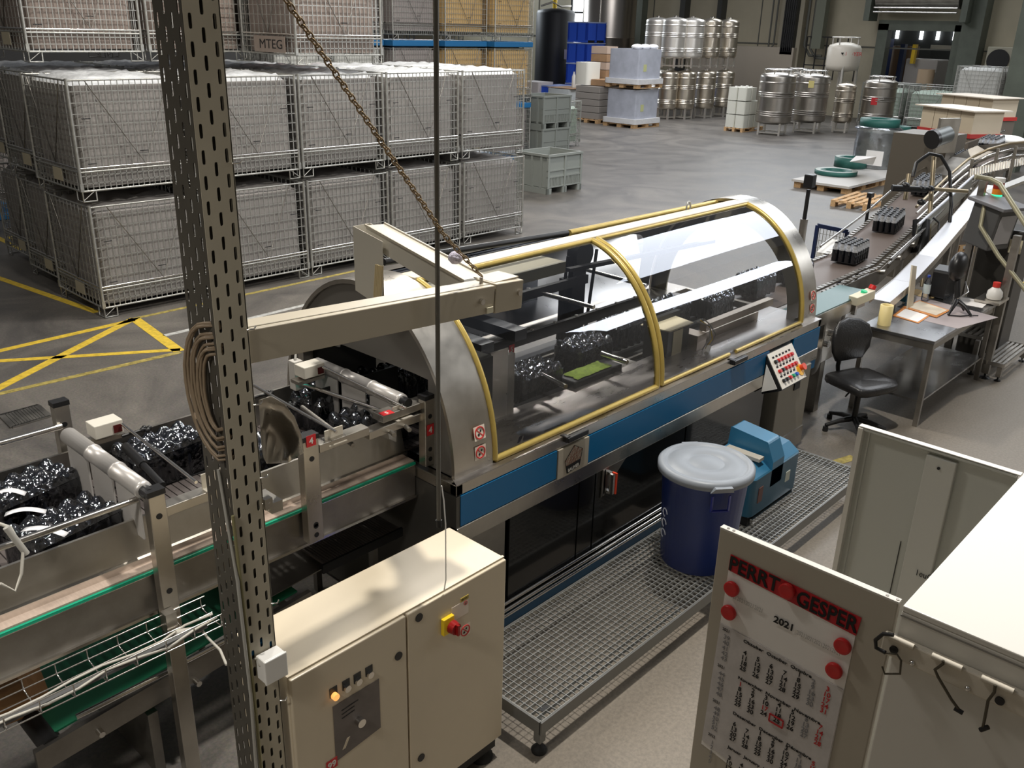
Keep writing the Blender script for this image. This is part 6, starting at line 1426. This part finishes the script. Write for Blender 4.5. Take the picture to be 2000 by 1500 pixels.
for k in range(9):
    i,j=k%3,k//3; put_l='white plastic sack heaped behind the right tanks, %s row, %s one'%(['front','middle','rear'][j],['left','middle','right'][i])
    sx,sy=x-.6+i*.5,y-.35+j*.25; z=2.62+(.20 if i==1 else 0)+(.12 if j==1 else 0)
    tag(MB().ball((sx,sy,z),.34,10,(1,.8,.5)).build('white_sack',mat('sack_white',(.85,.80,.68),.5,bump=.6,bscale=5)),put_l,'sack','white sacks on the top pallet')
t=thing('striped_carton_row','white carton row with red edge behind the right tanks','carton',(x+.9,y,2.43)); MB().box(x+.5,x+1.9,y-.4,y+.4,2.43,2.75).build('carton',WHITEP,t); MB().box(x+.5,x+1.9,y-.42,y-.4,2.65,2.7).build('red_edge',REDS,t)
tag(MB().box(41,42,20.6,26.0,0,2.9).build('pale_wall_cabinet',mat('cab_pale',(.42,.37,.30),.5)),'pale low cabinet against the back wall behind the sacks','cabinet')
# ---------------- back left: blue crates, wrapped pallets, tanks ----------------
BLC=mat('royal_blue_plastic',(.012,.05,.50),.4); BLCL=mat('blue_plastic_rim',(.03,.10,.62),.35)
def make_blue():
    t=thing('blue_crate','x','crate'); W,D,h=1.5,1.2,.93
    MB().box(.04,W-.04,.04,D-.04,.1,h-.02).build('shell',BLC,t,True)
    mb=MB()
    for x in (0,W/2-.05,W-.1): mb.box(x,x+.1,0,D,0,h)
    for y in (0,D/2-.05,D-.1): mb.box(0,W,y,y+.1,.1,h)
    mb.build('rib',BLCL,t,True); MB().box(-.02,W+.02,-.02,D+.02,h-.05,h).build('rim',mat('rim_pale',(.35,.42,.65),.4),t,True)
    for x in (.12,.12+W/2): MB().box(x,x+.5,.015,.04,.02,.14).build('foot_opening',BLACK,t,True)
    MB().box(.02,.035,.3,.55,.55,.8).build('label',PAPER,t,True)
    return t
BC_=make_blue(); p=P(1139,203)
for k in range(4): put(BC_,(p.x,p.y,.95*k),0,['lowest','second','third','topmost'][k]+' royal blue crate of the tall stack by the black tank','royal blue crates')
p=P(1076,207); put(BC_,(p.x-.2,p.y-.6,0),0,'royal blue crate alone left of the tall blue stack','royal blue crates')
q=P(1055,204); tag(MB().rbox(q.x-.6,q.x+.5,q.y-.4,q.y+.9,.0,1.05,.1,3).build('wrapped_load',mat('load_pale',(.52,.48,.47),.5)),'pale grey wrapped load between the yellow cages and the lone blue crate','load')
q=P(1083,188); x,y=q.x+1,q.y+1; t=thing('black_tank','tall matt black tank at the back left with pale sign plate','tank',(x,y,0))
MB().lathe([(1.05,0),(1.05,4.2),(.98,4.35),(.3,4.45)],(x,y,0),36).build('body',mat('tank_black',(.01,.011,.013),.5),t); MB().tube([(x-.9,y+.3,4.55),(x-.3,y,4.75),(x+.2,y-.2,4.55),(x+.9,y-.3,4.6)],.05,6).build('lid_pipe',STEELD,t); MB().cyl((x-.1,y,4.4),(x-.1,y,4.9),.12,n=10).build('yellow_valve',YEL,t)
nd=Vector((-x,-y,0)).normalized(); rg=V(MC[0].x,MC[0].y,0).normalized(); s=V(x,y,1.9)+nd*.9+rg*.4; MB().prism([s,s+rg*.55,s+rg*.55+V(0,0,.5),s+V(0,0,.5)],nd*.02).build('sign_plate',mat('plate_lilac',(.5,.46,.55),.5),t)
q=P(1195,186); t=thing('big_steel_tank','very large shiny steel tank rising out of the frame at the back wall','tank',(39.4,30.1,0)); x,y=39.4,30.1
BTM=mat('big_tank_steel',(.34,.31,.28),.28,1)
mb=MB().lathe([(1.35,.5),(1.35,3.05),(1.37,3.08),(1.35,3.11),(1.35,6.8)],(x,y,0),40).build('body',BTM,t)
MB().box(x-1.1,x-1.0,y-1.1,y-1.0,0,1.0).build('leg',STEELD,t); MB().box(x+.6,x+.7,y-1.2,y-1.1,0,1.0).build('leg',STEELD,t); MB().box(x-1.42,x-1.36,y-.6,y-.1,1.3,2.0).build('hatch_plate',mat('hatch_grey',(.4,.38,.37),.4),t)
MB().cyl((x-1.3,y-.4,.5),(x-1.3,y-.4,6.8),.04,n=8).build('side_pipe',CHROME,t)
GWR=mat('grey_wrapped_film',(.42,.44,.50),.22,noise=.1,scale=3,bump=.5,bscale=2.2)
WRW=mat('white_wrap_skirt',(.66,.66,.66),.35,bump=.8,bscale=5)
p=P(1237,250)
for k in range(2):
    z=k*1.44; put(PAL,(p.x-.2,p.y-.2,z),0,['lower','upper'][k]+' pallet of the two grey film wrapped loads',None).scale=(1.35,1.9,1)
    t=thing('wrapped_pallet_load',['lower','upper'][k]+' grey film wrapped pallet load beside the ribbed tanks','wrapped load',(p.x+.6,p.y+.5,z+.145))
    MB().rbox(p.x-.12,p.x+1.35,p.y-.12,p.y+1.25,z+.32,z+1.38,.06,3).build('film_wrap',GWR,t); MB().rbox(p.x-.24,p.x+1.46,p.y-.24,p.y+1.36,z+.146,z+.33,.1,3).build('film_skirt',WRW,t)
    MB().box(p.x+.2,p.x+.4,p.y-.125,p.y-.12,z+.6,z+.85).build('yellow_mark',mat('mark_yellow',(.5,.52,.25),.5),t)
rr=random.Random(8)
for k in range(7): tag(MB().ball((p.x+.15+.17*k,p.y+.2+.12*(k%3),2.90),.2,10,(1.3,1,.5)).build('film_bundle',mat('bundle_white',(.86,.86,.86),.4,bump=.6,bscale=6)),'white film bundle on the upper wrapped load, %s along the row'%ORD[k],'film bundle','white film bundles')
q=P(1170,241)
put(PAL,(q.x-.2,q.y-.1,0),0,'pallet under the grey brown crate stack left of the wrapped loads',None).scale=(1.2,1.6,1)
CS=mat('layer_crate',(.30,.275,.25),.6)
for k in range(5):
    t=MB(); t.box(q.x-.15,q.x+1.15,q.y-.05,q.y+1.15,.146+.25*k,.146+.25*k+.235); t=t.build('layer_crate',CS,bevel=.015); tag(t,'grey brown crate layer, %s from the bottom, left of the wrapped loads'%ORD[k],'crate','stacked crate layers')
tag(MB().box(q.x+.1,q.x+1.3,q.y-.1,q.y+.6,1.41,1.63).build('brown_tray',CARD),'brown cardboard tray on top of the crate layers','tray')
o=tag(MB().rbox(q.x-.1,q.x+.75,q.y+.62,q.y+1.3,1.41,2.25,.12,3).build('white_drum',mat('drum_white',(.75,.73,.65),.4),bevel=.05),'large white plastic container on the crate layers','container')
p2=P(1118,222)
for k in range(2): tag(MB().rbox(p2.x-.6,p2.x+.7,p2.y-.3,p2.y+1.0,.02+.52*k,.52+.52*k,.12,3).build('white_bale_pack',mat('bale_cool',(.62,.66,.67),.45,bump=.5,bscale=3)),['lower','upper'][k]+' pale wrapped bale left of the crate layers','bale')
tag(MB().box(p2.x-.6,p2.x+.8,p2.y-.4,p2.y+1.0,1.06,1.075).build('wood_sheet',CARD),'thin brown board lying on the pale wrapped bales','board')
for k in range(3): tag(MB().lathe([(.08,0),(.085,.02),(.085,.45),(.03,.6),(.03,.66)],(p2.x+.1+.2*k,p2.y+.1,1.077),12).build('white_flask',WHITEP),['leftmost','middle','rightmost'][k]+' slim white flask beside the large white container','flask','slim white flasks')
for k,(dx,z,h) in enumerate(((0,1.64,.9),(.3,2.2,.5))): pass
q3=P(1192,236); 
for k in range(4): tag(MB().box(q3.x-.1,q3.x+.6,q3.y+.3,q3.y+1.1,1.66+.3*k,1.66+.3*k+.28).build('brown_carton',[CARD,mat('card_pale',(.5,.38,.3),.7)][k%2]),'brown carton %s from the bottom, piled left of the upper wrapped load'%ORD[k],'carton','piled brown cartons')
tag(MB().box(q3.x-.1,q3.x+.6,q3.y+.3,q3.y+1.1,0,1.655).build('carton_column',CARD),'brown carton column below the piled brown cartons','carton')
# ---------------- cartons with red edge, cages near the gateway ----------------
def cartonpile(c,d_,w_,h,rz,label):
    t=thing('carton_stack',label,'carton stack',(c[0],c[1],0),rz); hb=.36
    MB().box(0,d_,0,w_,.146,h-hb-.08).build('dark_wrap',mat('wrap_brown_dark',(.14,.12,.10),.35),t,True); MB().box(-.02,d_+.02,-.02,w_+.02,h-hb-.07,h-hb).build('red_band',mat('carton_band',(.40,.03,.025),.6),t,True)
    for k in range(4): MB().box(.01,d_-.01,w_*k/4+.006,w_*(k+1)/4-.006,h-hb,h).build('carton',mat('carton_tan',(.52,.45,.34),.7),t,True)
    MB().box(-.10,d_+.08,-.08,w_+.08,h,h+.02).build('cover_sheet',mat('cover_card',(.60,.54,.46),.7),t,True); o=put(PAL,(c[0],c[1],0),rz,'pallet under the '+label,None); o.scale=(d_/1.2,w_/.8,1)
cartonpile((16.5,4.93),.62,1.25,2.38,-.53,'tan carton stack with red band, nearer of two'); cartonpile((20.5,5.83),.75,1.3,2.38,-.42,'tan carton stack with red band, farther of two')
TR2=thing('stack_tag','white sign with red frame on the farther carton stack','sign',(20.9,5.7,1.6)); MB().box(21.0,21.45,5.76,5.778,1.45,2.0).build('white_sheet',PAPER,TR2); MB().box(21.3,21.6,5.74,5.758,1.6,1.8).build('red_arrow',REDS,TR2)
for k,(x,y,sc,l,ld) in enumerate(((33.4,9.4,1.05,'pale film covered wire cage behind the tan carton stacks',WHL),(38.3,14.3,1.25,'pale green wire cage in front of the gateway, left',GRNL),(38.3,12.4,1.25,'pale green wire cage in front of the gateway, right',GRNL),(33.4,7.8,1.05,'brown grey wire cage right of the pale film covered cage',GREYL))):
    h0=1.2 if k in(0,3) else 0
    o=put(CAGE,(x,y,h0),0,l,None); o.scale=(sc,sc,sc); o=put(ld,(x,y,h0+.01),0,'load inside the '+l,None); o.scale=(sc,sc,sc*.99)
tag(MB().box(33.4,34.9,7.8,10.9,0,1.19).build('low_load',CS),'long grey brown load under the two raised cages at the right','load')
p=P(1770,245); t=thing('grey_box_cabinet','grey box cart standing left of the tan carton stacks','cart',(p.x,p.y,0)); MB().box(p.x-.1,p.x+.7,p.y-.1,p.y+1.0,.25,1.6).build('body',mat('cart_grey',(.15,.14,.13),.5),t,bevel=.02); MB().box(p.x-.2,p.x+.8,p.y-.2,p.y+1.2,1.6,1.66).build('top',WHITEP,t); 
for dx,dy in ((0,0),(.6,0),(0,.9),(.6,.9)): MB().box(p.x+dx,p.x+dx+.08,p.y+dy,p.y+dy+.08,0,.25).build('leg',BLACKM,t)
p=P(1840,185); 
for k,(dx,dy,w_,h,m_) in enumerate(((0,-1,2.0,1.5,'white'),(1.0,1.5,1.8,1.9,'pale'),(2.5,-2.0,1.6,1.4,'lilac'))):
    tag(MB().rbox(p.x-5+dx,p.x-3.4+dx,p.y-1+dy,p.y-1+dy+w_,0,h,.12,3).build('wrapped_load',mat('gate_load_%d'%k,((.7,.7,.72),(.6,.6,.58),(.52,.5,.58))[k],.4,bump=.5,bscale=3)),m_+' film wrapped load in front of the gateway','wrapped load')
FL=thing('forklift_mast','forklift mast with grey hood seen through the gateway','forklift',(44,15.8,0)); MB().box(43.6,45,15.0,16.4,.3,2.6).build('hood',mat('forklift_grey',(.42,.40,.38),.4),FL,bevel=.05); MB().box(43.2,43.5,16.4,16.6,0,3.2).build('mast',mat('mast_blue',(.01,.02,.06),.4),FL); MB().box(43.15,43.4,15.9,16.05,2.4,3.2).build('yellow_lever',YEL,FL); MB().cyl((44.3,14.9,.35),(44.3,16.5,.35),.35,n=16).build('wheel',RUBBER,FL)
MB().cyl((43.0,15.2,1.2),(43.0,15.2,2.2),.35,n=16).build('lamp_drum',mat('drum_tan',(.6,.45,.3),.4),FL)
